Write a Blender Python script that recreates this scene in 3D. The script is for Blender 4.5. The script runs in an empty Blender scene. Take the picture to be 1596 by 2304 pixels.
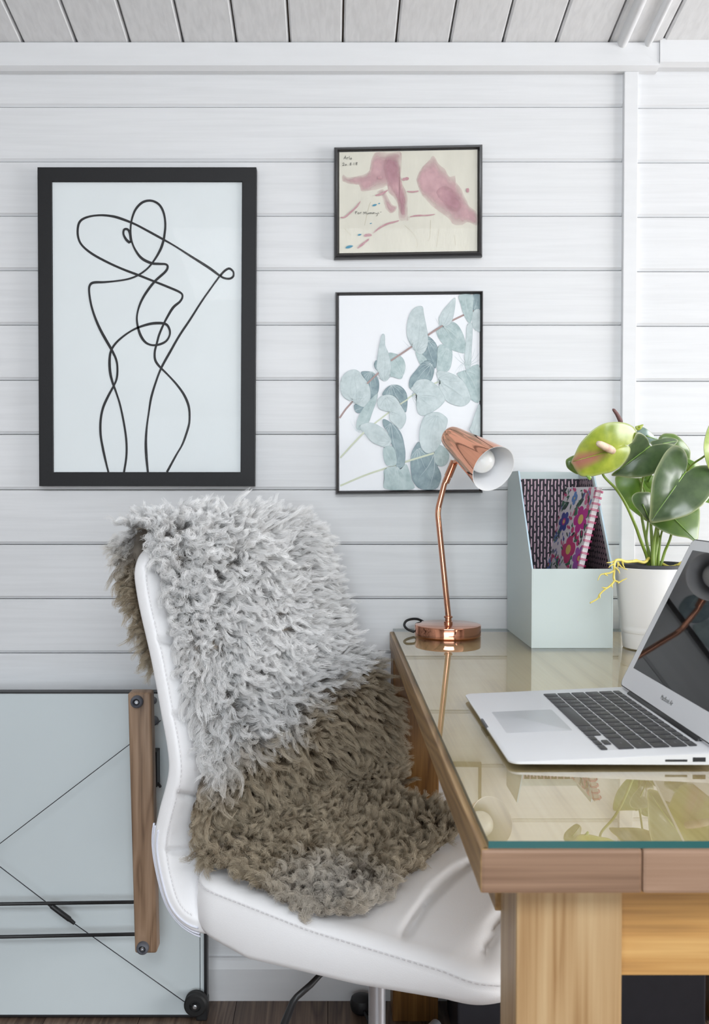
import bpy, bmesh, math, random
import numpy as np
from mathutils import Vector, Matrix, noise as mnoise

random.seed(7)
rng = np.random.default_rng(11)
scene = bpy.context.scene
COL = scene.collection

# ------------------------------------------------------------------ camera
F = 2096.0            # focal length in pixels of the 1596 x 2304 frame
PX, PYC = 745.0, 1152.0
H = 1.07              # eye height
D = 1.95              # distance to the boarded wall
PITCH = math.atan(47.0 / F)
cam_d = bpy.data.cameras.new('camera')
cam = bpy.data.objects.new('camera', cam_d)
COL.objects.link(cam)
cam.location = (0, 0, H)
cam.rotation_euler = (math.pi / 2 - PITCH, 0, 0)
cam_d.sensor_width = 36
cam_d.sensor_fit = 'AUTO'
cam_d.lens = 36.0 * F / 2304.0
cam_d.shift_x = (798.0 - PX) / 2304.0
cam_d.clip_start = 0.02
cam_d.dof.use_dof = True
cam_d.dof.focus_distance = 1.70
cam_d.dof.aperture_fstop = 11.0
scene.camera = cam

# ------------------------------------------------------------------ world, lights, exposure
world = bpy.data.worlds.new('world')
scene.world = world
world.use_nodes = True
bg = world.node_tree.nodes['Background']
bg.inputs[0].default_value = (0.82, 0.91, 1.0, 1)
bg.inputs[1].default_value = 1.6


RZ = 2.22           # just under the added rooflight


def area(name, loc, rot, sx, sy, power, col):
    l = bpy.data.lights.new(name, 'AREA')
    l.shape = 'RECTANGLE'
    l.size, l.size_y, l.energy, l.color = sx, sy, power, col
    o = bpy.data.objects.new(name, l)
    COL.objects.link(o)
    o.location, o.rotation_euler = loc, rot
    return o


# daylight coming in through the side window, and the glazed doors behind the viewer; the overhead lamp is an added fill
area('side_window_daylight', (3.27, 0.70, 1.12), (0, math.pi / 2, 0), 1.2, 1.8, 88, (1.0, 0.99, 0.98))
area('garden_door_daylight', (0.0, -2.05, 0.85), (math.radians(74), 0, 0), 2.3, 1.4, 32, (0.87, 0.945, 1.0))
area('added_overhead_fill', (0.1, -0.95, RZ), (math.atan((1590 - 1105) / F), 0, 0), 1.7, 0.8, 48, (0.92, 0.965, 1.0))

scene.view_settings.view_transform = 'Standard'
scene.view_settings.look = 'None'
scene.view_settings.gamma = 1.0
scene.view_settings.use_curve_mapping = False
scene.view_settings.exposure = 0.0
scene.cycles.use_denoising = True
scene.cycles.max_bounces = 7
scene.cycles.diffuse_bounces = 4
scene.cycles.glossy_bounces = 4
scene.cycles.transparent_max_bounces = 8
scene.cycles.use_adaptive_sampling = True
scene.cycles.adaptive_threshold = 0.12
scene.cycles.adaptive_min_samples = 16
scene.cycles.caustics_reflective = False
scene.cycles.caustics_refractive = False
scene.cycles.sample_clamp_indirect = 6.0

# ------------------------------------------------------------------ helpers
_cp, _sp = math.cos(PITCH), math.sin(PITCH)
FW = np.array([0, _cp, -_sp])
UP = np.array([0, _sp, _cp])
EYE = np.array([0, 0, H])


def ray(x, y):
    return FW + np.array([(x - PX) / F, 0, 0]) + UP * ((PYC - y) / F)


def at(x, y, Y):
    d = ray(x, y)
    return EYE + d * (Y / d[1])


def atz(x, y, z):
    d = ray(x, y)
    return EYE + d * ((z - H) / d[2])


def onplane(x, y, P, N):
    d = ray(x, y)
    return EYE + d * (np.dot(np.asarray(P) - EYE, N) / np.dot(d, N))


def lin(c):
    return tuple((v / 255 / 12.92 if v / 255 <= 0.04045 else ((v / 255 + 0.055) / 1.055) ** 2.4) for v in c) + (1.0,)


OFF = {}


def empty(name, loc, label, cat, group=None, rz=0.0, world_verts=True):
    o = bpy.data.objects.new(name, None)
    o.empty_display_size = 0.05
    COL.objects.link(o)
    o.location = tuple(loc)
    o.rotation_euler = (0, 0, rz)
    o['label'] = label
    o['category'] = cat
    if group:
        o['group'] = group
    OFF[o.name] = np.array(loc, float) if world_verts else np.zeros(3)
    return o


def obj(name, V, Fc, mat, parent=None, smooth=False, fmats=None):
    V = np.asarray(V, float)
    off = np.zeros(3)
    if parent is not None:
        off = OFF.get(parent.name, np.zeros(3))
        V = V - off
    me = bpy.data.meshes.new(name)
    me.from_pydata(V.tolist(), [], [tuple(int(i) for i in f) for f in Fc])
    for m in (mat if isinstance(mat, (list, tuple)) else [mat]):
        me.materials.append(m)
    if fmats is not None:
        me.polygons.foreach_set('material_index', fmats)
    if smooth:
        me.polygons.foreach_set('use_smooth', [True] * len(me.polygons))
    me.update()
    o = bpy.data.objects.new(name, me)
    COL.objects.link(o)
    if parent is not None:
        o.parent = parent
    OFF[o.name] = off
    return o


class G:
    """collects simple shapes into one mesh"""
    def __init__(s):
        s.V, s.F, s.M = [], [], []

    def add(s, V, Fc, m=0):
        b = len(s.V)
        s.V += [tuple(v) for v in V]
        s.F += [tuple(i + b for i in f) for f in Fc]
        s.M += [m] * len(Fc)
        return s

    def box(s, a, b, bev=0.0, m=0):
        (x0, y0, z0), (x1, y1, z1) = a, b
        x0, x1 = min(x0, x1), max(x0, x1)
        y0, y1 = min(y0, y1), max(y0, y1)
        z0, z1 = min(z0, z1), max(z0, z1)
        bm = bmesh.new()
        bmesh.ops.create_cube(bm, size=1)
        for v in bm.verts:
            v.co = Vector(((x0 + x1) / 2 + v.co.x * (x1 - x0), (y0 + y1) / 2 + v.co.y * (y1 - y0), (z0 + z1) / 2 + v.co.z * (z1 - z0)))
        if bev > 0:
            bmesh.ops.bevel(bm, geom=bm.edges[:], offset=bev, segments=2, affect='EDGES', profile=0.6)
        return s.bm(bm, m)

    def bm(s, bm, m=0):
        bm.verts.index_update()
        s.add([tuple(v.co) for v in bm.verts], [[v.index for v in f.verts] for f in bm.faces], m)
        bm.free()
        return s

    def hexa(s, c, m=0):
        """8 corners: bottom 4 ccw then top 4"""
        return s.add(c, [(3, 2, 1, 0), (4, 5, 6, 7), (0, 1, 5, 4), (1, 2, 6, 5), (2, 3, 7, 6), (3, 0, 4, 7)], m)

    def tube(s, pts, r, n=10, caps=True, m=0):
        P = np.asarray(pts, float)
        k = len(P)
        R = np.full(k, r) if np.isscalar(r) else np.asarray(r, float)
        T = np.gradient(P, axis=0)
        T /= np.linalg.norm(T, axis=1)[:, None] + 1e-12
        up = np.array([0, 0, 1.0]) if abs(T[0][2]) < 0.9 else np.array([1.0, 0, 0])
        a = np.cross(T[0], up); a /= np.linalg.norm(a)
        V = []
        for i in range(k):
            a = a - T[i] * a.dot(T[i]); a /= np.linalg.norm(a) + 1e-12
            b = np.cross(T[i], a)
            for j in range(n):
                t = 2 * math.pi * j / n
                V.append(P[i] + R[i] * (math.cos(t) * a + math.sin(t) * b))
        Fc = []
        for i in range(k - 1):
            for j in range(n):
                j2 = (j + 1) % n
                Fc.append((i * n + j, i * n + j2, (i + 1) * n + j2, (i + 1) * n + j))
        if caps:
            Fc.append(tuple(reversed(range(n))))
            Fc.append(tuple((k - 1) * n + j for j in range(n)))
        return s.add(V, Fc, m)

    def lathe(s, prof, base, axis=(0, 0, 1), n=48, m=0, closed=False):
        """prof: (radius, height) pairs along axis from base"""
        ax = np.array(axis, float); ax /= np.linalg.norm(ax)
        u = np.cross(ax, [0, 0, 1.0]) if abs(ax[2]) < 0.95 else np.array([1.0, 0, 0])
        u /= np.linalg.norm(u)
        w = np.cross(ax, u)
        V, Fc = [], []
        for (r, h) in prof:
            for j in range(n):
                t = 2 * math.pi * j / n
                V.append(np.asarray(base) + ax * h + r * (math.cos(t) * u + math.sin(t) * w))
        k = len(prof)
        for i in range(k - 1):
            for j in range(n):
                j2 = (j + 1) % n
                Fc.append((i * n + j, i * n + j2, (i + 1) * n + j2, (i + 1) * n + j))
        return s.add(V, Fc, m)

    def build(s, name, mat, parent=None, smooth=False):
        return obj(name, s.V, s.F, mat, parent, smooth, s.M if isinstance(mat, (list, tuple)) else None)


def autosmooth(o, ang=35):
    me = o.data
    me.polygons.foreach_set('use_smooth', [True] * len(me.polygons))
    bm = bmesh.new(); bm.from_mesh(me)
    lim = math.radians(ang)
    for e in bm.edges:
        if len(e.link_faces) == 2 and e.calc_face_angle(0) > lim:
            e.smooth = False
    bm.to_mesh(me); bm.free()
    return o


def structure(o):
    o['kind'] = 'structure'
    return o


def catmull(P, n=8, closed=False):
    P = np.asarray(P, float)
    k = len(P)
    out = []
    rngk = range(k if closed else k - 1)
    for i in rngk:
        p0 = P[(i - 1) % k] if (closed or i > 0) else P[0]
        p1, p2 = P[i], P[(i + 1) % k]
        p3 = P[(i + 2) % k] if (closed or i + 2 < k) else P[-1]
        for j in range(n):
            t = j / n
            out.append(0.5 * ((2 * p1) + (-p0 + p2) * t + (2 * p0 - 5 * p1 + 4 * p2 - p3) * t * t + (-p0 + 3 * p1 - 3 * p2 + p3) * t ** 3))
    if not closed:
        out.append(P[-1])
    return np.array(out)


# ------------------------------------------------------------------ materials
def mat(name, col, rough=0.5, metal=0.0, spec=None, coat=0.0, var=0.0, vscale=20.0, stretch=(1, 1, 1), bump=0.0, bscale=200.0, bstretch=(1, 1, 1), sheen=0.0, col2=None, emit=None, sss=0.0, ior=None):
    m = bpy.data.materials.new(name)
    m.use_nodes = True
    nt = m.node_tree
    b = nt.nodes['Principled BSDF']
    b.inputs['Roughness'].default_value = rough
    b.inputs['Metallic'].default_value = metal
    if spec is not None:
        b.inputs['Specular IOR Level'].default_value = spec
    if ior:
        b.inputs['IOR'].default_value = ior
    b.inputs['Coat Weight'].default_value = coat
    b.inputs['Coat Roughness'].default_value = 0.08
    b.inputs['Sheen Weight'].default_value = sheen
    c = lin(col)
    b.inputs['Base Color'].default_value = c
    if sss:
        b.inputs['Subsurface Weight'].default_value = sss
        b.inputs['Subsurface Radius'].default_value = (0.01, 0.008, 0.005)
        b.inputs['Subsurface Scale'].default_value = 0.3
    geo = None
    if var > 0 or col2 is not None or bump > 0:
        geo = nt.nodes.new('ShaderNodeNewGeometry')
    if var > 0 or col2 is not None:
        mp = nt.nodes.new('ShaderNodeMapping'); mp.inputs['Scale'].default_value = stretch
        nt.links.new(geo.outputs['Position'], mp.inputs['Vector'])
        nz = nt.nodes.new('ShaderNodeTexNoise'); nz.inputs['Scale'].default_value = vscale; nz.inputs['Detail'].default_value = 5
        nt.links.new(mp.outputs[0], nz.inputs['Vector'])
        rp = nt.nodes.new('ShaderNodeValToRGB')
        c2 = lin(col2) if col2 is not None else tuple(max(0, v * (1 - var)) for v in c[:3]) + (1,)
        rp.color_ramp.elements[0].position = 0.3; rp.color_ramp.elements[1].position = 0.7
        rp.color_ramp.elements[0].color = c2; rp.color_ramp.elements[1].color = c
        nt.links.new(nz.outputs[0], rp.inputs[0])
        nt.links.new(rp.outputs[0], b.inputs['Base Color'])
    if bump > 0:
        mp2 = nt.nodes.new('ShaderNodeMapping'); mp2.inputs['Scale'].default_value = bstretch
        nt.links.new(geo.outputs['Position'], mp2.inputs['Vector'])
        n2 = nt.nodes.new('ShaderNodeTexNoise'); n2.inputs['Scale'].default_value = bscale; n2.inputs['Detail'].default_value = 4
        nt.links.new(mp2.outputs[0], n2.inputs['Vector'])
        bp = nt.nodes.new('ShaderNodeBump'); bp.inputs['Strength'].default_value = bump; bp.inputs['Distance'].default_value = 0.002
        nt.links.new(n2.outputs[0], bp.inputs['Height'])
        nt.links.new(bp.outputs[0], b.inputs['Normal'])
    return m


def wood(name, cols, axis, scale=9.0, rough=0.45, coat=0.0, bump=0.15, ring=26.0, spec=0.4):
    """procedural timber, grain running along axis 0/1/2 in world space"""
    m = bpy.data.materials.new(name)
    m.use_nodes = True
    nt = m.node_tree
    b = nt.nodes['Principled BSDF']
    b.inputs['Roughness'].default_value = rough
    b.inputs['Coat Weight'].default_value = coat
    b.inputs['Coat Roughness'].default_value = 0.1
    b.inputs['Specular IOR Level'].default_value = spec
    geo = nt.nodes.new('ShaderNodeNewGeometry')
    oi = nt.nodes.new('ShaderNodeObjectInfo')
    ad = nt.nodes.new('ShaderNodeVectorMath'); ad.operation = 'MULTIPLY_ADD'
    cmb = nt.nodes.new('ShaderNodeCombineXYZ')
    for i in range(3):
        nt.links.new(oi.outputs['Random'], cmb.inputs[i])
    ad.inputs[1].default_value = (7.3, 5.1, 3.7)
    nt.links.new(cmb.outputs[0], ad.inputs[0]); nt.links.new(geo.outputs['Position'], ad.inputs[2])
    sc = [1.0, 1.0, 1.0]; sc[axis] = 0.09
    mp = nt.nodes.new('ShaderNodeMapping'); mp.inputs['Scale'].default_value = sc
    nt.links.new(ad.outputs[0], mp.inputs['Vector'])
    n1 = nt.nodes.new('ShaderNodeTexNoise'); n1.inputs['Scale'].default_value = scale; n1.inputs['Detail'].default_value = 3; n1.inputs['Distortion'].default_value = 0.6
    nt.links.new(mp.outputs[0], n1.inputs['Vector'])
    mu = nt.nodes.new('ShaderNodeMath'); mu.operation = 'MULTIPLY'; mu.inputs[1].default_value = ring
    nt.links.new(n1.outputs[0], mu.inputs[0])
    fr = nt.nodes.new('ShaderNodeMath'); fr.operation = 'PINGPONG'; fr.inputs[1].default_value = 1.0
    nt.links.new(mu.outputs[0], fr.inputs[0])
    sc2 = [1.0, 1.0, 1.0]; sc2[axis] = 0.02
    mp2 = nt.nodes.new('ShaderNodeMapping'); mp2.inputs['Scale'].default_value = sc2
    nt.links.new(ad.outputs[0], mp2.inputs['Vector'])
    n2 = nt.nodes.new('ShaderNodeTexNoise'); n2.inputs['Scale'].default_value = 260; n2.inputs['Detail'].default_value = 3
    nt.links.new(mp2.outputs[0], n2.inputs['Vector'])
    mx = nt.nodes.new('ShaderNodeMath'); mx.operation = 'MULTIPLY_ADD'; mx.inputs[1].default_value = 0.45
    nt.links.new(fr.outputs[0], mx.inputs[0])
    m3 = nt.nodes.new('ShaderNodeMath'); m3.operation = 'MULTIPLY_ADD'; m3.inputs[1].default_value = 0.7; m3.inputs[2].default_value = -0.05
    nt.links.new(n2.outputs[0], m3.inputs[0]); nt.links.new(m3.outputs[0], mx.inputs[2])
    rp = nt.nodes.new('ShaderNodeValToRGB')
    rp.color_ramp.elements[0].position = 0.15; rp.color_ramp.elements[0].color = lin(cols[0])
    rp.color_ramp.elements[1].position = 0.85; rp.color_ramp.elements[1].color = lin(cols[2])
    e = rp.color_ramp.elements.new(0.5); e.color = lin(cols[1])
    nt.links.new(mx.outputs[0], rp.inputs[0]); nt.links.new(rp.outputs[0], b.inputs['Base Color'])
    bp = nt.nodes.new('ShaderNodeBump'); bp.inputs['Strength'].default_value = bump; bp.inputs['Distance'].default_value = 0.001
    nt.links.new(mx.outputs[0], bp.inputs['Height']); nt.links.new(bp.outputs[0], b.inputs['Normal'])
    return m


def whiteboard(name, axis, base, base2, rough=0.55):
    """white-washed softwood boards: faint grain along axis and a few pale knots"""
    m = bpy.data.materials.new(name)
    m.use_nodes = True
    nt = m.node_tree
    b = nt.nodes['Principled BSDF']
    b.inputs['Roughness'].default_value = rough
    b.inputs['Specular IOR Level'].default_value = 0.35
    geo = nt.nodes.new('ShaderNodeNewGeometry')
    sc = [1.0, 1.0, 1.0]; sc[axis] = 0.04
    mp = nt.nodes.new('ShaderNodeMapping'); mp.inputs['Scale'].default_value = sc
    nt.links.new(geo.outputs['Position'], mp.inputs['Vector'])
    n1 = nt.nodes.new('ShaderNodeTexNoise'); n1.inputs['Scale'].default_value = 110; n1.inputs['Detail'].default_value = 4; n1.inputs['Distortion'].default_value = 0.4
    nt.links.new(mp.outputs[0], n1.inputs['Vector'])
    rp = nt.nodes.new('ShaderNodeValToRGB')
    rp.color_ramp.elements[0].position = 0.25; rp.color_ramp.elements[0].color = lin(base2)
    rp.color_ramp.elements[1].position = 0.62; rp.color_ramp.elements[1].color = lin(base)
    nt.links.new(n1.outputs[0], rp.inputs[0])
    # knots
    sk = [1.0, 1.0, 1.0]; sk[axis] = 0.55
    mk = nt.nodes.new('ShaderNodeMapping'); mk.inputs['Scale'].default_value = sk
    nt.links.new(geo.outputs['Position'], mk.inputs['Vector'])
    nd = nt.nodes.new('ShaderNodeTexNoise'); nd.inputs['Scale'].default_value = 30
    nt.links.new(mk.outputs[0], nd.inputs['Vector'])
    va = nt.nodes.new('ShaderNodeVectorMath'); va.operation = 'MULTIPLY_ADD'; va.inputs[1].default_value = (0.03, 0.03, 0.03)
    nt.links.new(nd.outputs['Color'], va.inputs[0]); nt.links.new(mk.outputs[0], va.inputs[2])
    vo = nt.nodes.new('ShaderNodeTexVoronoi'); vo.inputs['Scale'].default_value = 5.5
    nt.links.new(va.outputs[0], vo.inputs['Vector'])
    rk = nt.nodes.new('ShaderNodeValToRGB')
    rk.color_ramp.elements[0].position = 0.03; rk.color_ramp.elements[0].color = (1, 1, 1, 1)
    rk.color_ramp.elements[1].position = 0.085; rk.color_ramp.elements[1].color = (0, 0, 0, 1)
    nt.links.new(vo.outputs['Distance'], rk.inputs[0])
    mxk = nt.nodes.new('ShaderNodeMix'); mxk.data_type = 'RGBA'
    sm = nt.nodes.new('ShaderNodeMath'); sm.operation = 'MULTIPLY'; sm.inputs[1].default_value = 0.6
    nt.links.new(rk.outputs[0], sm.inputs[0])
    nt.links.new(sm.outputs[0], mxk.inputs['Factor'])
    nt.links.new(rp.outputs[0], mxk.inputs['A'])
    mxk.inputs['B'].default_value = lin((205, 200, 190))
    nt.links.new(mxk.outputs['Result'], b.inputs['Base Color'])
    bp = nt.nodes.new('ShaderNodeBump'); bp.inputs['Strength'].default_value = 0.25; bp.inputs['Distance'].default_value = 0.0008
    nt.links.new(n1.outputs[0], bp.inputs['Height']); nt.links.new(bp.outputs[0], b.inputs['Normal'])
    return m


def clearglass(name, ior=1.5, tint=(255, 255, 255), rough=0.0, gain=1.0):
    m = bpy.data.materials.new(name)
    m.use_nodes = True
    nt = m.node_tree
    for n in list(nt.nodes):
        if n.type == 'BSDF_PRINCIPLED':
            nt.nodes.remove(n)
    out = [n for n in nt.nodes if n.type == 'OUTPUT_MATERIAL'][0]
    tr = nt.nodes.new('ShaderNodeBsdfTransparent'); tr.inputs[0].default_value = lin(tint)
    gl = nt.nodes.new('ShaderNodeBsdfGlossy'); gl.inputs['Roughness'].default_value = rough
    fr = nt.nodes.new('ShaderNodeFresnel')
    gb = nt.nodes.new('ShaderNodeNewGeometry')
    mi = nt.nodes.new('ShaderNodeMix'); mi.data_type = 'FLOAT'
    mi.inputs['A'].default_value = ior; mi.inputs['B'].default_value = 1.0 / ior
    nt.links.new(gb.outputs['Backfacing'], mi.inputs['Factor']); nt.links.new(mi.outputs['Result'], fr.inputs[0])
    mx = nt.nodes.new('ShaderNodeMixShader')
    mu = nt.nodes.new('ShaderNodeMath'); mu.operation = 'MULTIPLY'; mu.inputs[1].default_value = gain; mu.use_clamp = True
    nt.links.new(fr.outputs[0], mu.inputs[0])
    nt.links.new(mu.outputs[0], mx.inputs[0]); nt.links.new(tr.outputs[0], mx.inputs[1]); nt.links.new(gl.outputs[0], mx.inputs[2])
    nt.links.new(mx.outputs[0], out.inputs[0])
    return m


M = {}
M['boardx'] = whiteboard('white_board_wall', 0, (226, 227, 229), (219, 220, 222))
M['boardy'] = whiteboard('white_board_ceiling', 1, (232, 232, 233), (220, 220, 221))
M['trim'] = mat('white_trim', (228, 229, 231), 0.45, var=0.04, vscale=60, stretch=(0.1, 1, 1))
M['plainwall'] = mat('soft_grey_wall_paint', (182, 180, 178), 0.6)
M['rawgap'] = mat('raw_timber', (150, 128, 108), 0.8, var=0.4, vscale=40)
M['wallback'] = mat('board_backing', (200, 196, 190), 0.8)
M['floor'] = wood('dark_laminate', [(66, 53, 45), (98, 80, 68), (124, 104, 90)], 1, scale=12, rough=0.4, ring=20, bump=0.1)
M['floorbase'] = mat('floor_base', (45, 36, 30), 0.8)
M['black_frame'] = mat('black_frame_paint', (28, 28, 30), 0.5, spec=0.3, bump=0.12, bscale=900)
M['black_gloss'] = mat('black_gloss_moulding', (34, 32, 33), 0.25)
M['paper_cool'] = mat('cool_white_paper', (228, 234, 236), 0.7, var=0.02, vscale=12)
M['ink'] = mat('black_ink', (28, 28, 31), 0.6)
M['paper_old'] = mat('crinkled_cream_paper', (222, 219, 206), 0.75, var=0.1, vscale=14, stretch=(1.6, 1, 0.6), bump=0.6, bscale=22, bstretch=(1.5, 1, 0.5))
M['pencil'] = mat('grey_pencil', (85, 85, 84), 0.8)
M['paper_white'] = mat('white_print_paper', (238, 240, 244), 0.6)
M['picture_glass'] = clearglass('picture_glass', 1.14)
M['oak_y'] = wood('oak_along_depth', [(118, 88, 52), (152, 118, 74), (176, 142, 96)], 1, scale=10, rough=0.4, ring=22)  # toned down: shade on the desk's side is in the colour
M['oak_x'] = wood('oak_along_width', [(142, 104, 62), (186, 140, 82), (206, 164, 104)], 0, scale=10, rough=0.4, ring=18)
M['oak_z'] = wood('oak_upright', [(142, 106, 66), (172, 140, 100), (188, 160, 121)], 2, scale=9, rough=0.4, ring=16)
M['oak_dark'] = wood('dark_oak_upright', [(80, 52, 22), (112, 76, 36), (136, 98, 52)], 2, scale=9, rough=0.4, ring=18)  # darker oak tone, used on the back legs
M['oak_end'] = wood('oak_lipping', [(112, 84, 64), (140, 110, 88), (156, 126, 104)], 0, scale=8, rough=0.5, ring=10)
M['oak_pale'] = wood('pale_oak_veneer', [(200, 172, 116), (226, 200, 146), (236, 214, 166)], 1, scale=7, rough=0.45, ring=12, bump=0.05)
M['glass_top'] = clearglass('desk_glass', 2.6, (254, 255, 252), gain=1.35)
M['glass_edge'] = mat('teal_glass_edge', (40, 92, 92), 0.12, spec=0.7)
M['copper'] = mat('polished_copper', (226, 160, 130), 0.07, 1.0)
M['shade_white'] = mat('white_enamel', (238, 238, 240), 0.3)
M['bulb'] = mat('frosted_bulb', (246, 246, 246), 0.15, sss=0.1)
M['black_plastic'] = mat('black_plastic', (26, 26, 28), 0.45)
M['black_rubber'] = mat('black_rubber', (22, 22, 23), 0.6)
M['mint'] = mat('pale_mint_board', (202, 214, 214), 0.5)
M['mint_edge'] = mat('pale_blue_board_edge', (196, 218, 232), 0.5)
M['pot_white'] = mat('matt_white_ceramic', (242, 242, 243), 0.4)
M['pot_dark'] = mat('dark_grey_nursery_pot', (62, 62, 66), 0.6, bump=0.2, bscale=400)
M['soil'] = mat('dark_soil', (40, 34, 30), 0.9, var=0.5, vscale=150, bump=0.8, bscale=120)
M['root'] = mat('yellow_root', (232, 214, 110), 0.45, sss=0.1, var=0.15, vscale=60)
M['stem'] = mat('green_stem', (132, 156, 66), 0.4, var=0.25, vscale=40, stretch=(1, 1, 0.4))
M['alu'] = mat('silver_aluminium', (226, 227, 230), 0.4, 0.25)
M['alu_pad'] = mat('trackpad_silver', (208, 210, 214), 0.32, 0.25)
M['key'] = mat('black_key', (44, 43, 47), 0.4)
M['screen'] = mat('glossy_dark_screen', (13, 11, 12), 0.03, spec=0.4)
M['legend'] = mat('grey_key_legend', (150, 150, 152), 0.5)
M['leather'] = mat('white_faux_leather', (244, 243, 244), 0.42, bump=0.12, bscale=650)
M['leather_rim'] = mat('white_piping', (232, 234, 238), 0.45)
M['thread'] = mat('grey_thread', (216, 214, 216), 0.7)
M['zip'] = mat('lilac_white_zip', (226, 228, 240), 0.6)
M['chrome'] = mat('brushed_chrome', (222, 225, 232), 0.32, 0.85)
M['panel'] = mat('pale_blue_grey_panel', (210, 219, 222), 0.3, var=0.03, vscale=3)
M['mahogany'] = wood('brown_hardwood', [(104, 80, 62), (150, 122, 98), (170, 142, 118)], 2, scale=16, rough=0.5, ring=14, bump=0.3)
M['grey_rubber'] = mat('grey_rubber_foot', (92, 94, 102), 0.55)
M['steel'] = mat('steel_screw', (190, 192, 196), 0.25, 1.0)
M['cable'] = mat('dark_steel_cable', (62, 64, 68), 0.4, 0.6)
M['pad'] = mat('translucent_grey_pad', (140, 144, 150), 0.4, var=0.4, vscale=90)
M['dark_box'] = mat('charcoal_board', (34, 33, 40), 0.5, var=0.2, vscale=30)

# ================================================================== SETTING
RW, LW, BW = 3.3, -2.2, -2.1        # right, left and rear walls


def wz(y, x=650):
    return at(x, y, D)[2]


# ---- back wall of horizontal boards
wall = structure(obj('wall_back', [(LW, D + .03, 0), (RW, D + .03, 0), (RW, D + .03, 2.3), (LW, D + .03, 2.3), (LW, D + .06, 0), (RW, D + .06, 0), (RW, D + .06, 2.3), (LW, D + .06, 2.3)],
                     [(0, 1, 2, 3), (7, 6, 5, 4), (0, 4, 5, 1), (3, 2, 6, 7), (1, 5, 6, 2), (0, 3, 7, 4)], M['wallback']))
wall['label'] = 'white horizontal timber board wall behind the desk'
joints = [118, 240, 363, 485.5, 608, 731, 855, 977, 1102, 1225, 1347.5, 1470, 1593, 1716, 1839, 1963, 2086, 2209]
x_post0, x_post1 = at(1399, 600, D)[0], at(1430, 600, D)[0]


def board(x0, x1, zt, zb):
    c1, c2, g = 0.0062, 0.0022, 0.0007
    prof = [(D + .03, zb + g), (D + 0.009, zb + g), (D + 0.0045, zb + g), (D, zb + c1), (D, zt - c2), (D + 0.003, zt - g), (D + .03, zt - g)]
    n = len(prof)
    V = [(x0, y, z) for y, z in prof] + [(x1, y, z) for y, z in prof]
    Fc = [(i, (i + 1) % n, n + (i + 1) % n, n + i) for i in range(n)] + [tuple(reversed(range(n))), tuple(range(n, 2 * n))]
    return obj('board', V, Fc, M['boardx'], wall)


for i in range(len(joints) - 1):
    zt, zb = wz(joints[i]), wz(joints[i + 1])
    board(LW, x_post0 + .008, zt, zb)
    board(x_post1 - .008, RW, zt - .0022, zb - .0022)

# ---- upright cover strip on the wall
g = G().box((x_post0, D - .012, 0), (x_post1, D + .004, wz(120)), 0.0015)
t = structure(g.build('trim_1', M['trim'])); t['label'] = 'white upright cover strip on the board wall'

# ---- cornice boards under the ceiling
def cornice(name, x0, x1, yt, yb, dep):
    zt, zb = at(700, yt, D - dep)[2], at(700, yb, D - dep)[2]
    prof = [(D, zb - .007), (D - dep + .010, zb - .007), (D - dep, zb), (D - dep, zt - .001), (D - dep + .001, zt), (D, zt)]
    n = len(prof)
    V = [(x0, y, z) for y, z in prof] + [(x1, y, z) for y, z in prof]
    Fc = [(i, (i + 1) % n, n + (i + 1) % n, n + i) for i in range(n)] + [tuple(reversed(range(n))), tuple(range(n, 2 * n))]
    return structure(obj(name, V, Fc, M['trim']))


xs = at(1485, 110, D - .025)[0]
t = cornice('trim_2', LW, xs - .0006, 94.5, 147, 0.025); t['label'] = 'white cornice board between wall and ceiling'
t = cornice('trim_3', xs, RW, 85, 139, 0.028); t['label'] = 'short white cornice board at the right end'

# ---- skirting
zb_top = at(650, 2160, D - .018)[2]
prof = [(D, 0), (D - .018, 0), (D - .018, zb_top - .02), (D - .012, zb_top - .004), (D - .008, zb_top), (D, zb_top)]
V = [(LW, y, z) for y, z in prof] + [(RW, y, z) for y, z in prof]
n = len(prof)
t = structure(obj('baseboard_back', V, [(i, (i + 1) % n, n + (i + 1) % n, n + i) for i in range(n)] + [tuple(reversed(range(n))), tuple(range(n, 2 * n))], M['trim']))
t['label'] = 'white skirting board along the back wall'

# ---- sloping boarded ceiling
AL = math.atan((1590 - 1105) / F)
ca, sa = math.cos(AL), math.sin(AL)
YC = D - .024
ZC = at(700, 93, YC)[2]
LEN = (YC + 0.1) / ca


def cpt(x, t, n):        # x, distance up the slope from the wall, distance above the visible face
    return (x, YC - t * ca + n * sa * 1.0, ZC + t * sa + n * ca)


V = []
for nn in (.02, .05):
    V += [cpt(LW, -.08, nn), cpt(RW, -.08, nn), cpt(RW, LEN, nn), cpt(LW, LEN, nn)]
ceil = structure(G().hexa(V).build('ceiling', M['rawgap']))
ceil['label'] = 'white boarded ceiling sloping up from the wall'
pitch = (at(1253, 93, YC)[0] - at(50, 93, YC)[0]) / 10.0
x0c = at(50, 93, YC)[0]


def cplank(xa, xb, gap=0.0016, ch=0.0035, drop=0.0):
    a, b = xa + gap, xb - gap
    prof = [(a, .02), (a, .005), (a + ch, -drop), (b - ch, -drop), (b, .005), (b, .02)]
    n = len(prof)
    V = [cpt(x, -.03, q) for x, q in prof] + [cpt(x, LEN, q) for x, q in prof]
    return obj('ceiling_board', V, [(i, (i + 1) % n, n + (i + 1) % n, n + i) for i in range(n)] + [tuple(reversed(range(n))), tuple(range(n, 2 * n))], M['boardy'], ceil)


for k in range(-12, 36):
    xa = x0c + k * pitch
    xb = xa + pitch
    if xa > LW and xb < RW:
        cplank(xa, xb)
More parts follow.
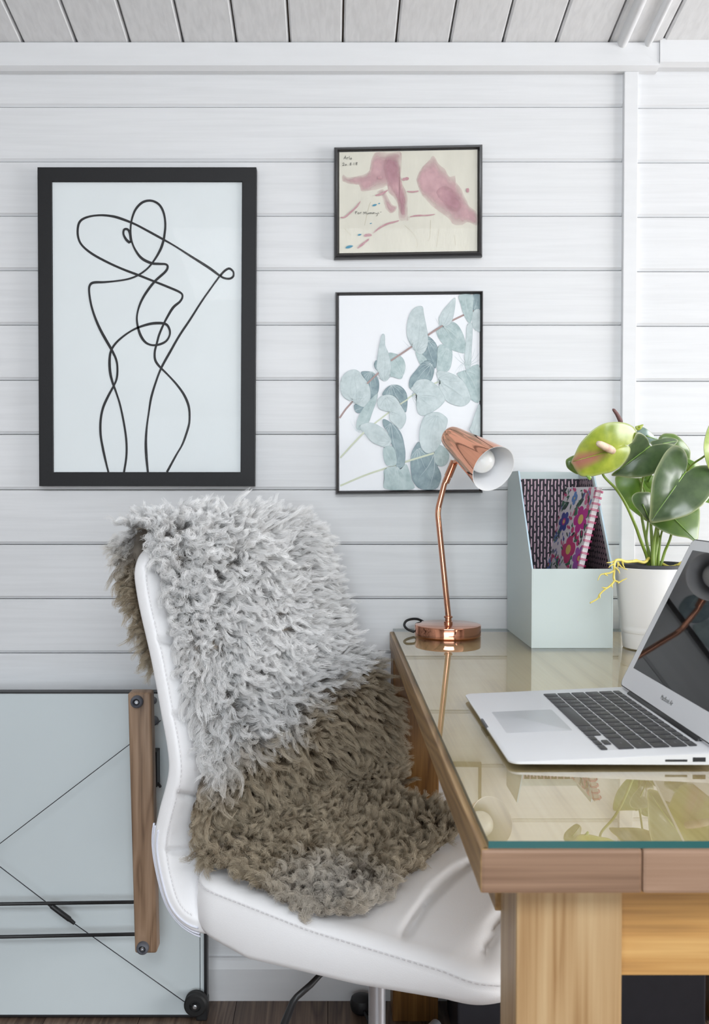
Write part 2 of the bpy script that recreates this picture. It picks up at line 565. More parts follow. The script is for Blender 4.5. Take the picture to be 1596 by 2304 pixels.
# the far slope, behind the viewer
zr = cpt(0, LEN, 0)[2]
yr = cpt(0, LEN, 0)[1]
V = [(LW, BW, ZC), (RW, BW, ZC), (RW, yr, zr), (LW, yr, zr), (LW, BW, ZC + .04), (RW, BW, ZC + .04), (RW, yr, zr + .04), (LW, yr, zr + .04)]
G().hexa(V).build('far_slope', M['plainwall'], ceil)


# made-up rooflight in the far slope, added to go with the overhead fill
ROT = Matrix.Rotation(AL, 3, 'X')
g = G()
for a_, b_ in (((-.95, -.5), (-.87, .5)), ((.87, -.5), (.95, .5)), ((-.87, -.5), (.87, -.42)), ((-.87, .42), (.87, .5))):
    g.box((a_[0], a_[1], 0), (b_[0], b_[1], .03))
zs = ZC + (zr - ZC) * (-.95 - BW) / (yr - BW)
RV = [tuple(ROT @ Vector(v) + Vector((.1, -.95, zs - .03))) for v in g.V]
w2 = structure(obj('added_rooflight', RV, g.F, M['trim'])); w2['label'] = 'added white framed rooflight for the overhead fill behind the viewer'
RV = [tuple(ROT @ Vector(v) + Vector((.1, -.95, zs - .03))) for v in ((-.87, -.42, .012), (.87, -.42, .012), (.87, .42, .012), (-.87, .42, .012))]
obj('pane', RV, [(0, 3, 2, 1)], M['picture_glass'], w2)


def round_strip(pa, wid, lift, name, label):
    xa = at(pa, 93, YC)[0]
    pts = []
    for j in range(9):
        a = math.pi * j / 8
        pts.append((xa + wid / 2 * math.cos(a), -lift * math.sin(a)))
    n = len(pts)
    V = [cpt(x, -.004, q) for x, q in pts] + [cpt(x, LEN, q) for x, q in pts]
    o = structure(obj(name, V, [(i, (i + 1) % n, n + (i + 1) % n, n + i) for i in range(n)] + [tuple(reversed(range(n))), tuple(range(n, 2 * n))], M['trim'], None, True))
    o['label'] = label
    return autosmooth(o, 50)


round_strip(1401, .022, .014, 'trim_4', 'left rounded white batten running up the ceiling')
round_strip(1459, .016, .012, 'trim_5', 'right rounded white batten running up the ceiling')

# ---- floor of dark planks running away from the viewer
fl = structure(G().box((LW, BW, -.05), (RW, D + .03, -.006)).build('floor', M['floorbase']))
fl['label'] = 'dark brown laminate floor'
xf0 = at(738, 2260, D - .03)[0]
wpl = at(738, 2245, D - .02)[0] - at(533, 2245, D - .02)[0]
k0 = int((LW - xf0) / wpl) - 1
for k in range(k0, 22):
    xa, xb = xf0 + k * wpl, xf0 + (k + 1) * wpl
    xa, xb = max(xa, LW), min(xb, RW)
    if xb - xa < .02:
        continue
    cut = -0.6 + 0.55 * ((k * 37) % 5) / 5.0
    for ya, yb in ((BW, cut), (cut, D)):
        G().box((xa + .0006, ya + .0006, -.006), (xb - .0006, yb - .0006, 0.0)).build('floor_plank', M['floor'], fl)

# ---- side and rear walls with the window and the glazed doors that light the room
wl = structure(G().box((LW - .05, BW, 0), (LW, D + .06, 2.7)).build('wall_left', M['plainwall']))
wl['label'] = 'plain soft grey left wall'
g = G()
wy0, wy1, wz0, wz1 = -0.20, 1.60, 0.52, 1.72
g.box((RW, BW, 0), (RW + .05, wy0, 2.7)).box((RW, wy1, 0), (RW + .05, D + .06, 2.7)).box((RW, wy0, 0), (RW + .05, wy1, wz0)).box((RW, wy0, wz1), (RW + .05, wy1, 2.7))
wr = structure(g.build('wall_right', M['plainwall'])); wr['label'] = 'soft grey right wall with a window'
g = G()
g.box((RW - .01, wy0 - .04, wz0 - .04), (RW + .06, wy0, wz1 + .04)).box((RW - .01, wy1, wz0 - .04), (RW + .06, wy1 + .04, wz1 + .04)).box((RW - .01, wy0, wz0 - .04), (RW + .06, wy1, wz0)).box((RW - .01, wy0, wz1), (RW + .06, wy1, wz1 + .04)).box((RW + .005, .68, wz0), (RW + .045, .72, wz1))
w1 = structure(g.build('window_1', M['trim'])); w1['label'] = 'white framed window in the right wall'
obj('pane', [(RW + .03, wy0, wz0), (RW + .03, wy1, wz0), (RW + .03, wy1, wz1), (RW + .03, wy0, wz1)], [(0, 1, 2, 3)], M['picture_glass'], w1)
g = G()
g.box((LW, BW - .05, 0), (-1.2, BW, 2.7)).box((1.2, BW - .05, 0), (RW, BW, 2.7)).box((-1.2, BW - .05, 1.98), (1.2, BW, 2.7)).box((-1.2, BW - .05, 0), (1.2, BW, .12))
wb = structure(g.build('wall_front', M['plainwall'])); wb['label'] = 'soft grey wall behind the viewer with glazed doors'
g = G()
for xx in (-1.2, -.04, 1.12):
    g.box((xx, BW - .06, .12), (xx + .08, BW + .01, 1.98))
for zz in (.12, 1.9):
    g.box((-1.2, BW - .055, zz), (1.2, BW + .005, zz + .08))
d1 = structure(g.build('door_1', M['trim'])); d1['label'] = 'white glazed double doors behind the viewer'
obj('pane', [(-1.2, BW - .03, .12), (1.2, BW - .03, .12), (1.2, BW - .03, 1.98), (-1.2, BW - .03, 1.98)], [(0, 1, 2, 3)], M['picture_glass'], d1)

# ================================================================== PICTURES ON THE WALL
def moulding(corners, w, yb, yf, profile, name, m, parent):
    """mitred frame: outer corners (x,z) clockwise from top left; profile: (inset fraction, depth fraction)"""
    C = np.array(corners, float)
    ctr = C.mean(0)
    V, Fc = [], []
    k = len(profile)
    for ci in range(4):
        c, pv, nx = C[ci], C[ci - 1], C[(ci + 1) % 4]
        d1 = (pv - c) / np.linalg.norm(pv - c); d2 = (nx - c) / np.linalg.norm(nx - c)
        for (a, b) in profile:
            p = c + (d1 + d2) * (w * a)
            V.append((p[0], yb + (yf - yb) * b, p[1]))
    for ci in range(4):
        cj = (ci + 1) % 4
        for i in range(k - 1):
            Fc.append((ci * k + i, cj * k + i, cj * k + i + 1, ci * k + i + 1))
    o = obj(name, V, Fc, m, parent)
    return autosmooth(o, 30)


def flat_poly(g, pts, Y, m=0):
    """flat printed shape: pts world (x,z) list at depth Y, filled"""
    bm = bmesh.new()
    vs = [bm.verts.new((p[0], Y, p[1])) for p in pts]
    try:
        f = bm.faces.new(vs)
        bmesh.ops.triangulate(bm, faces=[f], ngon_method='EAR_CLIP')
    except Exception:
        pass
    g.bm(bm, m)


def ribbon(g, pts, w, Y, m=0, dy=0.0):
    """flat stroke of ink along pts (x,z) of width w (scalar or list)"""
    P = np.asarray(pts, float)
    n = len(P)
    W = np.full(n, w) if np.isscalar(w) else np.asarray(w)
    T = np.gradient(P, axis=0); T /= np.linalg.norm(T, axis=1)[:, None] + 1e-12
    N = np.stack([-T[:, 1], T[:, 0]], 1)
    V = []
    for i in range(n):
        a, b = P[i] + N[i] * W[i] / 2, P[i] - N[i] * W[i] / 2
        V += [(a[0], Y - dy * i, a[1]), (b[0], Y - dy * i, b[1])]
    g.add(V, [(2 * i, 2 * i + 1, 2 * i + 3, 2 * i + 2) for i in range(n - 1)], m)


def wpt(x, y, Y):
    p = at(x, y, Y)
    return (p[0], p[2])


def picture(name, label, quad, w, yf, profile, mframe, mpaper, group='pictures on the board wall'):
    c = [wpt(x, y, yf) for x, y in quad]
    cx = sum(p[0] for p in c) / 4; zb = min(p[1] for p in c)
    e = empty(name, (cx, D, zb), label, 'picture', group)
    moulding(c, w, D - .0005, yf, profile, 'frame', mframe, e)
    C = np.array(c); ctr = C.mean(0)
    yp = yf + .0055
    inner = [ctr + (p - ctr) * (1 - .6 * w / np.abs(p - ctr).min()) for p in C]
    V = [(p[0], yp, p[1]) for p in inner] + [(p[0], yp + .003, p[1]) for p in inner]
    pr = obj('print', V, [(0, 1, 2, 3), (7, 6, 5, 4), (0, 4, 5, 1), (1, 5, 6, 2), (2, 6, 7, 3), (3, 7, 4, 0)], mpaper, e)
    gp = yf + .0022
    inner2 = [ctr + (p - ctr) * (1 - .8 * w / np.abs(p - ctr).min()) for p in C]
    obj('glass', [(p[0], gp, p[1]) for p in inner2], [(3, 2, 1, 0)], M['picture_glass'], e)
    return e, pr, yp


flatp = [(0, 0), (0, .97), (.02, 1), (.97, 1), (1, .97), (1, .3)]
roundp = [(0, 0), (0, .55), (.12, .82), (.35, 1), (.6, .95), (.8, .75), (.92, .72), (1, .62), (1, .2)]

# ---- large line drawing
S = 2.85
e, pr, yp = picture('line_drawing_picture', 'large black framed continuous line drawing of a figure', [(84, 376), (577, 376), (573, 1094), (88, 1094)], .0292, D - .024, flatp, M['black_frame'], M['paper_cool'])


def z3(pts):
    return [wpt(60 + x / S, 350 + y / S, yp) for x, y in pts]


strokes = [
    [(1240, 772), (1170, 720), (1060, 650), (950, 580), (880, 540), (780, 485), (690, 438), (600, 403), (540, 388), (470, 383), (400, 392), (350, 415), (330, 455), (330, 520), (355, 575), (420, 630), (520, 685), (620, 730), (720, 768), (820, 808), (900, 840), (980, 875), (1000, 900), (985, 935), (940, 975), (900, 1040), (875, 1090), (850, 1150), (835, 1205), (822, 1260), (825, 1310), (850, 1350), (900, 1400), (960, 1465), (1010, 1535), (1040, 1610), (1045, 1690), (1035, 1750), (1000, 1850), (960, 1920), (900, 2030)],
    [(1240, 772), (1270, 740), (1300, 725), (1325, 745), (1325, 775), (1300, 790), (1265, 785), (1240, 770)],
    [(1240, 772), (1190, 840), (1120, 940), (1050, 1050), (980, 1155), (920, 1260), (865, 1360), (830, 1450), (800, 1550), (785, 1640), (770, 1750), (765, 1850), (770, 1950), (778, 2030)],
    [(880, 540), (890, 450), (880, 370), (850, 315), (800, 290), (745, 300), (700, 345), (675, 410), (667, 480), (675, 550), (700, 610), (740, 660), (800, 690), (850, 695), (890, 697), (905, 712), (890, 745), (820, 810), (760, 890), (725, 960), (708, 1030), (712, 1090), (730, 1150), (760, 1195), (800, 1215), (850, 1212), (895, 1190), (918, 1150), (915, 1110), (890, 1080), (830, 1075), (770, 1085), (700, 1110), (640, 1145), (580, 1195), (545, 1245), (533, 1300), (535, 1380), (550, 1450), (575, 1520), (600, 1600), (625, 1720), (640, 1830), (640, 1930), (625, 2030)],
    [(880, 540), (860, 600), (820, 670), (775, 725), (720, 765), (660, 790), (590, 803), (500, 812), (430, 815), (405, 835), (402, 880), (415, 960), (440, 1040), (480, 1130), (545, 1245), (575, 1310), (583, 1370), (578, 1430), (560, 1475), (520, 1550), (490, 1620), (475, 1700), (475, 1790), (490, 1880), (510, 1970), (525, 2030)],
    [(664, 560), (640, 540), (622, 505), (626, 476), (648, 474), (662, 500), (670, 560)],
]
g = G()
for i, s in enumerate(strokes):
    P = catmull(z3(s), 8)
    n = len(P)
    W = [.0046 + .0011 * mnoise.noise((k * .06, i * 3.1, 0)) * 1.6 for k in range(n)]
    ribbon(g, P, W, yp - .0003 - .00012 * i)
g.build('ink_figure', M['ink'], pr)

# ---- small child's watercolour
S4 = 4.2
quad = [(730 + x / S4, 300 + y / S4) for x, y in ((92, 120), (1502, 93), (1500, 1155), (92, 1178))]
e, pr, yp = picture('watercolour_picture', 'small black framed child\'s pink watercolour on creased cream paper', quad, .0118, D - .02, roundp, M['black_gloss'], M['paper_old'])


def z4(pts):
    return [wpt(730 + x / S4, 300 + y / S4, yp) for x, y in pts]


def wash(name, col, col2, lo, hi, scale):
    m = bpy.data.materials.new(name); m.use_nodes = True
    nt = m.node_tree; b = nt.nodes['Principled BSDF']
    b.inputs['Roughness'].default_value = .8
    geo = nt.nodes.new('ShaderNodeNewGeometry')
    nz = nt.nodes.new('ShaderNodeTexNoise'); nz.inputs['Scale'].default_value = scale; nz.inputs['Detail'].default_value = 5
    nt.links.new(geo.outputs['Position'], nz.inputs['Vector'])
    rp = nt.nodes.new('ShaderNodeValToRGB')
    rp.color_ramp.elements[0].position = .3; rp.color_ramp.elements[1].position = .7
    rp.color_ramp.elements[0].color = lin(col); rp.color_ramp.elements[1].color = lin(col2)
    nt.links.new(nz.outputs[0], rp.inputs[0]); nt.links.new(rp.outputs[0], b.inputs['Base Color'])
    at_ = nt.nodes.new('ShaderNodeAttribute'); at_.attribute_name = 'edge'
    mr = nt.nodes.new('ShaderNodeMapRange'); mr.inputs['From Min'].default_value = 0; mr.inputs['From Max'].default_value = 1
    mr.inputs['To Min'].default_value = lo; mr.inputs['To Max'].default_value = hi
    ad = nt.nodes.new('ShaderNodeMath'); ad.operation = 'MULTIPLY_ADD'; ad.inputs[1].default_value = .9; ad.inputs[2].default_value = -.42
    nt.links.new(nz.outputs[0], ad.inputs[0])
    sm = nt.nodes.new('ShaderNodeMath'); sm.operation = 'ADD'; sm.use_clamp = True
    nt.links.new(at_.outputs['Fac'], mr.inputs['Value'])
    nt.links.new(mr.outputs[0], sm.inputs[0]); nt.links.new(ad.outputs[0], sm.inputs[1])
    nt.links.new(sm.outputs[0], b.inputs['Alpha'])
    return m


M['pink'] = wash('pink_wash', (188, 138, 152), (214, 174, 180), .15, .62, 26)
M['pink_line'] = mat('pink_paint_line', (200, 164, 168), .8, col2=(184, 138, 146), vscale=120)
M['blue_paint'] = mat('blue_paint', (84, 148, 176), .8)


def washblob(name, pts, m, parent, Y, rings=6):
    """soft wash: concentric rings of a traced outline, with an edge attribute for the fade"""
    P = catmull(z4(pts), 5, True)
    # roughen the rim
    P = np.array([p + .0011 * np.array([mnoise.noise((p[0] * 160, p[1] * 160, 0)), mnoise.noise((p[0] * 160, p[1] * 160, 9))]) for p in P])
    g = G(); flat_poly(g, P, Y)
    o = g.build(name, m, parent)
    bm = bmesh.new(); bm.from_mesh(o.data)
    bmesh.ops.subdivide_edges(bm, edges=[ed for ed in bm.edges if ed.calc_length() > .008], cuts=3, use_grid_fill=True)
    bmesh.ops.triangulate(bm, faces=bm.faces[:])
    bm.to_mesh(o.data); bm.free()
    off = OFF[o.name]
    R = P - off[[0, 2]]
    a = o.data.attributes.new('edge', 'FLOAT', 'POINT')
    vals = []
    for v in o.data.vertices:
        dmin = np.min(np.hypot(R[:, 0] - v.co.x, R[:, 1] - v.co.z))
        vals.append(min(1.0, dmin / .008))
    a.data.foreach_set('value', vals)
    return o


k1 = [(175, 390), (230, 415), (350, 395), (430, 350), (440, 270), (480, 185), (560, 178), (640, 178), (725, 180), (728, 260), (722, 340), (725, 440), (740, 490), (770, 550), (790, 620), (780, 720), (790, 790), (810, 800), (790, 825), (730, 830), (705, 800), (700, 700), (670, 620), (610, 560), (595, 500), (540, 520), (440, 540), (350, 545), (330, 490), (250, 480), (175, 450)]
k2 = [(500, 560), (560, 530), (600, 600), (640, 670), (685, 690), (680, 720), (640, 755), (600, 735), (570, 680), (540, 600)]
k3 = [(880, 400), (920, 330), (985, 260), (1035, 215), (1080, 290), (1140, 340), (1180, 410), (1235, 400), (1235, 450), (1290, 520), (1340, 620), (1370, 690), (1440, 750), (1440, 870), (1360, 840), (1290, 870), (1220, 860), (1170, 800), (1060, 720), (990, 660), (930, 590), (895, 520), (870, 450)]
k4 = [(600, 200), (560, 300), (570, 380), (600, 470), (640, 520), (690, 620), (710, 720), (740, 780), (770, 700), (760, 600), (730, 520), (715, 420), (710, 300), (700, 200)]
k5 = [(1060, 560), (1120, 500), (1200, 520), (1270, 590), (1300, 680), (1260, 740), (1190, 730), (1130, 660)]
for i, kk in enumerate((k1, k2, k3, k4, k5)):
    washblob('paint_wash', kk, M['pink'], pr, yp - .0003 - .00015 * i)
g = G()
for s, w in (([(150, 795), (190, 795), (240, 755), (300, 700), (345, 640)], .0035), ([(780, 550), (840, 555), (895, 545)], .0032), ([(805, 792), (850, 782), (900, 778), (980, 776), (1050, 765)], .003), ([(710, 825), (660, 840), (600, 855), (530, 890), (460, 945)], .0035), ([(375, 972), (410, 962), (450, 965)], .006), ([(425, 998), (360, 1050), (312, 1088)], .0045), ([(480, 590), (540, 575), (605, 535)], .004), ([(735, 440), (800, 425)], .006), ([(505, 425), (545, 415)], .006), ([(1340, 540), (1370, 540)], .009)):
    P = catmull(z4(s), 8); tq = np.linspace(0, 1, len(P))
    W = w * np.array([.35 + .65 * math.sin(math.pi * min(1, .12 + a * .8)) + .35 * mnoise.noise((a * 9, w * 999, 0)) for a in tq]) * np.minimum(1, np.minimum(tq, 1 - tq) * 9 + .12)
    g = G(); ribbon(g, P, W, yp - .0012)
    g.build('paint_line', M['pink_line'], pr)
for cx, cy, a, b_ in ((475, 680, 20, 9), (519, 664, 8, 5), (333, 960, 16, 8), (235, 1074, 32, 13), (440, 853, 10, 4)):
    pts = []
    for j in range(14):
        tt = 2 * math.pi * j / 14
        pts.append((cx + a * math.cos(tt) * (1 + .25 * (j % 3 == 0)), cy + b_ * math.sin(tt) - .25 * a * math.cos(tt)))
    g = G(); flat_poly(g, z4(pts), yp - .0011)
    g.build('blue_spot', M['blue_paint'], pr)
# handwriting
hand = [
    # A r l o
    [(183, 247), (192, 230), (200, 214)], [(200, 214), (206, 246)], [(188, 236), (204, 234)], [(214, 231), (216, 248)], [(215, 236), (222, 230), (229, 232)], [(236, 216), (237, 247)], [(250, 236), (244, 244), (252, 248), (260, 241), (254, 235), (249, 237)],
    # 20.8.18
    [(172, 290), (180, 281), (188, 286), (182, 298), (172, 307), (190, 304)], [(200, 294), (196, 303), (204, 306), (210, 298), (203, 293), (199, 295)], [(221, 304), (224, 305)],
    [(252, 280), (243, 284), (248, 291), (254, 298), (246, 304), (241, 298), (249, 290), (255, 284), (251, 280)], [(265, 296), (268, 297)], [(279, 279), (280, 302)], [(308, 276), (298, 280), (304, 287), (311, 294), (304, 301), (297, 295), (305, 287), (313, 280), (308, 276)],
    # For Mummy'
    [(296, 740), (294, 764)], [(291, 742), (312, 738)], [(294, 752), (308, 749)], [(320, 750), (315, 759), (323, 763), (330, 756), (324, 749), (319, 751)], [(339, 749), (340, 762)], [(340, 754), (346, 748), (351, 751)],
    [(372, 768), (374, 744), (384, 758), (394, 742), (397, 765)], [(404, 752), (405, 763), (414, 764), (420, 752), (421, 764)], [(429, 765), (429, 753), (436, 752), (438, 764), (440, 753), (447, 752), (449, 764)], [(456, 764), (457, 753), (464, 752), (466, 763), (468, 752), (476, 752), (478, 762)], [(486, 752), (491, 763), (501, 760)], [(508, 748), (505, 764), (498, 779), (489, 782)], [(513, 752), (517, 762)], [(536, 741), (533, 752)],
]
for a_, b_ in ((0, 7), (7, 10), (10, 11), (11, 12), (12, 13), (13, 16), (16, 17), (17, 19), (19, len(hand))):
    g = G()
    for s in hand[a_:b_]:
        ribbon(g, catmull(z4(s), 4), .00075, yp - .0014)
    g.build('handwritten_word', M['pencil'], pr)
M['crease'] = mat('paper_crease', (196, 190, 170), .8)
g = G()
for s in ([(870, 1095), (880, 1040), (850, 960), (760, 870)], [(985, 1020), (1000, 960), (1005, 820)], [(1060, 1080), (1085, 900)], [(380, 870), (420, 700), (440, 650)], [(1240, 1060), (1230, 960)], [(250, 960), (190, 900)]):
    g = G(); ribbon(g, catmull(z4(s), 6), .0009, yp - .0002)
    g.build('paper_crease', M['crease'], pr)

# ---- eucalyptus print
quad = [(730 + x / S4, 630 + y / S4) for x, y in ((105, 108), (1508, 95), (1503, 2013), (107, 2027))]
e, pr, yp = picture('eucalyptus_picture', 'black framed botanical print of grey green eucalyptus leaves', quad, .0082, D - .02, roundp, M['black_gloss'], M['paper_white'])


def z5(pts):
    return [wpt(730 + x / S4, 630 + y / S4, yp) for x, y in pts]


def leafmat(name, c1, c2, c3):
    m = bpy.data.materials.new(name); m.use_nodes = True
    nt = m.node_tree; b = nt.nodes['Principled BSDF']; b.inputs['Roughness'].default_value = .7
    geo = nt.nodes.new('ShaderNodeNewGeometry')
    nz = nt.nodes.new('ShaderNodeTexNoise'); nz.inputs['Scale'].default_value = 45; nz.inputs['Detail'].default_value = 8
    nz.inputs['Roughness'].default_value = .7
    nt.links.new(geo.outputs['Position'], nz.inputs['Vector'])
    rp = nt.nodes.new('ShaderNodeValToRGB')
    rp.color_ramp.elements[0].position = .3; rp.color_ramp.elements[1].position = .72
    rp.color_ramp.elements[0].color = lin(c1); rp.color_ramp.elements[1].color = lin(c3)
    q = rp.color_ramp.elements.new(.5); q.color = lin(c2)
    nt.links.new(nz.outputs[0], rp.inputs[0]); nt.links.new(rp.outputs[0], b.inputs['Base Color'])
    return m


EL = [leafmat('printed_leaf_pale', (176, 190, 192), (196, 208, 210), (216, 226, 228)), leafmat('printed_leaf_mid', (150, 170, 172), (178, 196, 197), (204, 216, 216)), leafmat('printed_leaf_dark', (110, 132, 140), (138, 158, 164), (170, 188, 192)), mat('printed_stem_brown', (170, 148, 146), .7), mat('printed_stem_green', (206, 212, 190), .7), mat('printed_vein', (206, 217, 218), .7), mat('printed_edge', (168, 184, 186), .7), mat('printed_edge_dark', (98, 118, 126), .7)]
ep = [
    (2, [(1400, 145), (1472, 145), (1472, 270), (1420, 295), (1400, 240)]),
    (0, [(1400, 310), (1472, 285), (1472, 480), (1440, 478), (1405, 440)]),
    (1, [(1275, 145), (1290, 230), (1320, 330), (1375, 410), (1400, 330), (1405, 240), (1400, 145)]),
    (1, [(1120, 430), (1065, 460), (1065, 510), (1095, 570), (1150, 630), (1220, 665), (1330, 690), (1335, 600), (1310, 510), (1265, 430), (1210, 398), (1160, 438)]),
    (0, [(1235, 170), (1180, 220), (1120, 290), (1085, 360), (1090, 415), (1120, 430), (1160, 438), (1200, 400), (1220, 340), (1235, 250)]),
    (0, [(1350, 430), (1395, 410), (1400, 500), (1392, 650), (1385, 800), (1360, 845), (1335, 830), (1328, 720), (1340, 560)]),
    (1, [(1255, 885), (1325, 855), (1360, 845), (1410, 810), (1470, 830), (1470, 1140), (1390, 1130), (1378, 1080), (1330, 980), (1280, 920)]),
    (2, [(978, 535), (1030, 570), (1070, 640), (1065, 740), (1050, 835), (1010, 770), (970, 760), (930, 700), (960, 670), (978, 600)]),
    (1, [(865, 680), (920, 700), (970, 755), (940, 780), (910, 800), (880, 740)]),
    (0, [(925, 252), (860, 262), (810, 320), (785, 410), (780, 500), (800, 570), (840, 640), (880, 690), (920, 700), (955, 670), (978, 600), (978, 520), (960, 420), (940, 320)]),
    (1, [(1075, 640), (1110, 610), (1170, 635), (1205, 660), (1208, 740), (1190, 830), (1150, 870), (1085, 870), (1062, 830), (1068, 740)]),
    (2, [(970, 760), (1020, 780), (1040, 830), (1030, 900), (1005, 955), (960, 940), (870, 960), (820, 1030), (800, 990), (815, 920), (870, 850), (920, 790)]),
    (0, [(1065, 870), (1110, 860), (1190, 880), (1270, 920), (1330, 980), (1375, 1080), (1378, 1140), (1330, 1185), (1270, 1192), (1190, 1165), (1145, 1130), (1110, 1060), (1080, 1010), (1100, 965), (1070, 920)]),
    (0, [(830, 1010), (880, 950), (960, 938), (1020, 965), (1075, 1010), (1110, 1060), (1142, 1130), (1100, 1190), (1040, 1235), (980, 1275), (920, 1280), (885, 1250), (870, 1180), (875, 1095), (850, 1060), (820, 1030)]),
    (2, [(350, 870), (420, 865), (475, 885), (510, 940), (517, 1010), (500, 1075), (440, 1130), (437, 1080), (420, 990), (375, 920)]),
    (2, [(290, 1175), (375, 1200), (350, 1250), (310, 1255), (285, 1220)]),
    (0, [(155, 960), (190, 890), (260, 850), (320, 860), (370, 920), (420, 990), (437, 1080), (425, 1150), (375, 1200), (310, 1175), (265, 1140), (230, 1135), (180, 1100), (155, 1040)]),
    (1, [(500, 1075), (490, 1150), (450, 1260), (420, 1340), (380, 1355), (345, 1390), (340, 1420), (305, 1400), (310, 1330), (350, 1240), (420, 1150)]),
    (1, [(610, 695), (660, 695), (720, 720), (755, 765), (765, 830), (745, 900), (720, 935), (650, 915), (625, 905), (628, 780)]),
    (2, [(470, 800), (495, 760), (515, 850), (490, 845)]),
    (0, [(545, 520), (570, 525), (575, 620), (605, 690), (628, 780), (628, 860), (605, 935), (570, 955), (535, 935), (520, 890), (495, 830), (500, 750), (520, 620)]),
    (2, [(548, 1085), (590, 1020), (650, 992), (720, 1005), (770, 1060), (785, 1130), (780, 1210), (765, 1250), (720, 1170), (680, 1110), (620, 1085)]),
    (0, [(500, 1150), (530, 1105), (590, 1085), (650, 1095), (690, 1130), (720, 1180), (765, 1260), (770, 1330), (740, 1390), (710, 1405), (660, 1360), (620, 1320), (615, 1250), (580, 1240), (520, 1215)]),
    (2, [(555, 1320), (600, 1330), (680, 1390), (730, 1460), (755, 1560), (765, 1650), (755, 1750), (720, 1790), (680, 1760), (670, 1650), (630, 1530), (600, 1440), (560, 1380)]),
    (0, [(335, 1385), (400, 1350), (480, 1360), (560, 1410), (610, 1470), (632, 1530), (600, 1580), (540, 1570), (450, 1530), (390, 1460)]),
    (1, [(560, 1590), (630, 1570), (670, 1620), (680, 1740), (600, 1755), (565, 1700)]),
    (1, [(570, 1790), (680, 1760), (720, 1790), (770, 1740), (800, 1800), (830, 1900), (835, 1975), (580, 1975), (568, 1880)]),
    (2, [(890, 1530), (830, 1620), (815, 1720), (825, 1850), (850, 1920), (915, 1975), (1050, 1975), (1095, 1900), (1100, 1830), (1060, 1740), (1035, 1660), (1030, 1630), (960, 1635), (915, 1590)]),
    (1, [(1040, 1620), (1090, 1560), (1150, 1600), (1180, 1660), (1160, 1730), (1110, 1760), (1060, 1740), (1040, 1690)]),
    (0, [(905, 1400), (940, 1300), (1000, 1260), (1070, 1250), (1130, 1280), (1165, 1330), (1130, 1450), (1090, 1560), (1040, 1620), (970, 1635), (920, 1590), (898, 1500)]),
    (0, [(1470, 1180), (1430, 1250), (1390, 1370), (1375, 1420), (1470, 1480)]),
]
g = G()
stems5 = [(3, 17, [(145, 1305), (200, 1225), (265, 1150), (405, 980), (510, 880), (640, 760), (825, 630), (980, 520), (1120, 430), (1320, 330), (1472, 270)]), (4, 14, [(150, 1680), (260, 1560), (375, 1440), (560, 1290), (710, 1180), (850, 1080), (1080, 960)]), (4, 17, [(150, 1945), (400, 1840), (660, 1755), (780, 1715), (1035, 1635)])]
edge_pts = []
for i, (mi, pts) in enumerate(ep):
    P = catmull(z5(pts), 4, True)
    P[:, 0] = np.minimum(P[:, 0], wpt(730 + 1476 / S4, 900, yp)[0])
    flat_poly(g, P, yp - .0004 - .00006 * i, mi)
    ribbon(g, np.vstack([P, P[:2]]), .00055, yp - .00043 - .00006 * i, 6 if mi != 2 else 7)
    C = np.array(z5(pts)); ctr = C.mean(0)
    far_ = P[np.argmax(np.hypot(*(P - ctr).T))]
    root_ = ctr - (far_ - ctr) * .75
    for k_ in range(-3, 4):
        if abs(k_) > 0 and len(pts) < 9:
            continue
        a_ = k_ * .33
        d_ = far_ - root_
        tip_ = root_ + .78 * (1 - .08 * abs(k_)) * np.array([d_[0] * math.cos(a_) - d_[1] * math.sin(a_), d_[0] * math.sin(a_) + d_[1] * math.cos(a_)]) * (1 if k_ == 0 else .62)
        mid_ = (root_ + tip_) / 2 + .03 * np.array([-d_[1], d_[0]]) * (1 if k_ > 0 else -1)
        vp_ = catmull([root_ * .9 + mid_ * .1, mid_, tip_], 4)
        ribbon(g, vp_, np.linspace(.0007, .0002, len(vp_)), yp - .00044 - .00006 * i, 5 if mi else 6)
for mi, w, pts in stems5:
    ribbon(g, catmull(z5(pts), 6), w / S4 / 1075, yp - .0003 if mi == 3 else yp - .00045, mi)
for mi, w, pts in [(3, 15, [(405, 980), (510, 880)]), (3, 15, [(630, 765), (700, 715), (825, 632)]), (3, 14, [(982, 520), (1120, 432)]), (4, 15, [(150, 1680), (260, 1560), (375, 1440)]), (4, 13, [(715, 1175), (790, 1128)]), (4, 17, [(775, 1715), (1035, 1637)])]:
    ribbon(g, z5(pts), w / S4 / 1075, yp - .0024, mi)
veins = [((265, 1130), [(200, 980), (280, 900), (370, 1000), (400, 1120)]), ((875, 1090), [(1080, 1110), (1000, 1200), (920, 1240), (960, 980)]), ((1095, 965), [(1330, 1130), (1280, 960), (1200, 1140)]), ((615, 1240), [(700, 1350), (740, 1290), (660, 1130)]), ((1040, 1630), [(960, 1400), (1060, 1320), (940, 1560)]), ((1040, 1640), [(900, 1860), (1000, 1940)]), ((680, 1765), [(700, 1940), (640, 1900), (760, 1860)]), ((510, 870), [(550, 620), (585, 800)]), ((830, 620), [(900, 330), (850, 400), (940, 560)]), ((1120, 435), [(1210, 260), (1290, 600), (1200, 560)]), ((1335, 860), [(1450, 1080), (1440, 900)])]
for c, tips in veins:
    for q in tips:
        mid = ((c[0] + q[0]) / 2 + (q[1] - c[1]) * .06, (c[1] + q[1]) / 2 - (q[0] - c[0]) * .06)
        P = catmull(z5([c, mid, q]), 5)
        ribbon(g, P, np.linspace(.0011, .0003, len(P)), yp - .0026, 5)
g.build('printed_leaves', EL, pr)

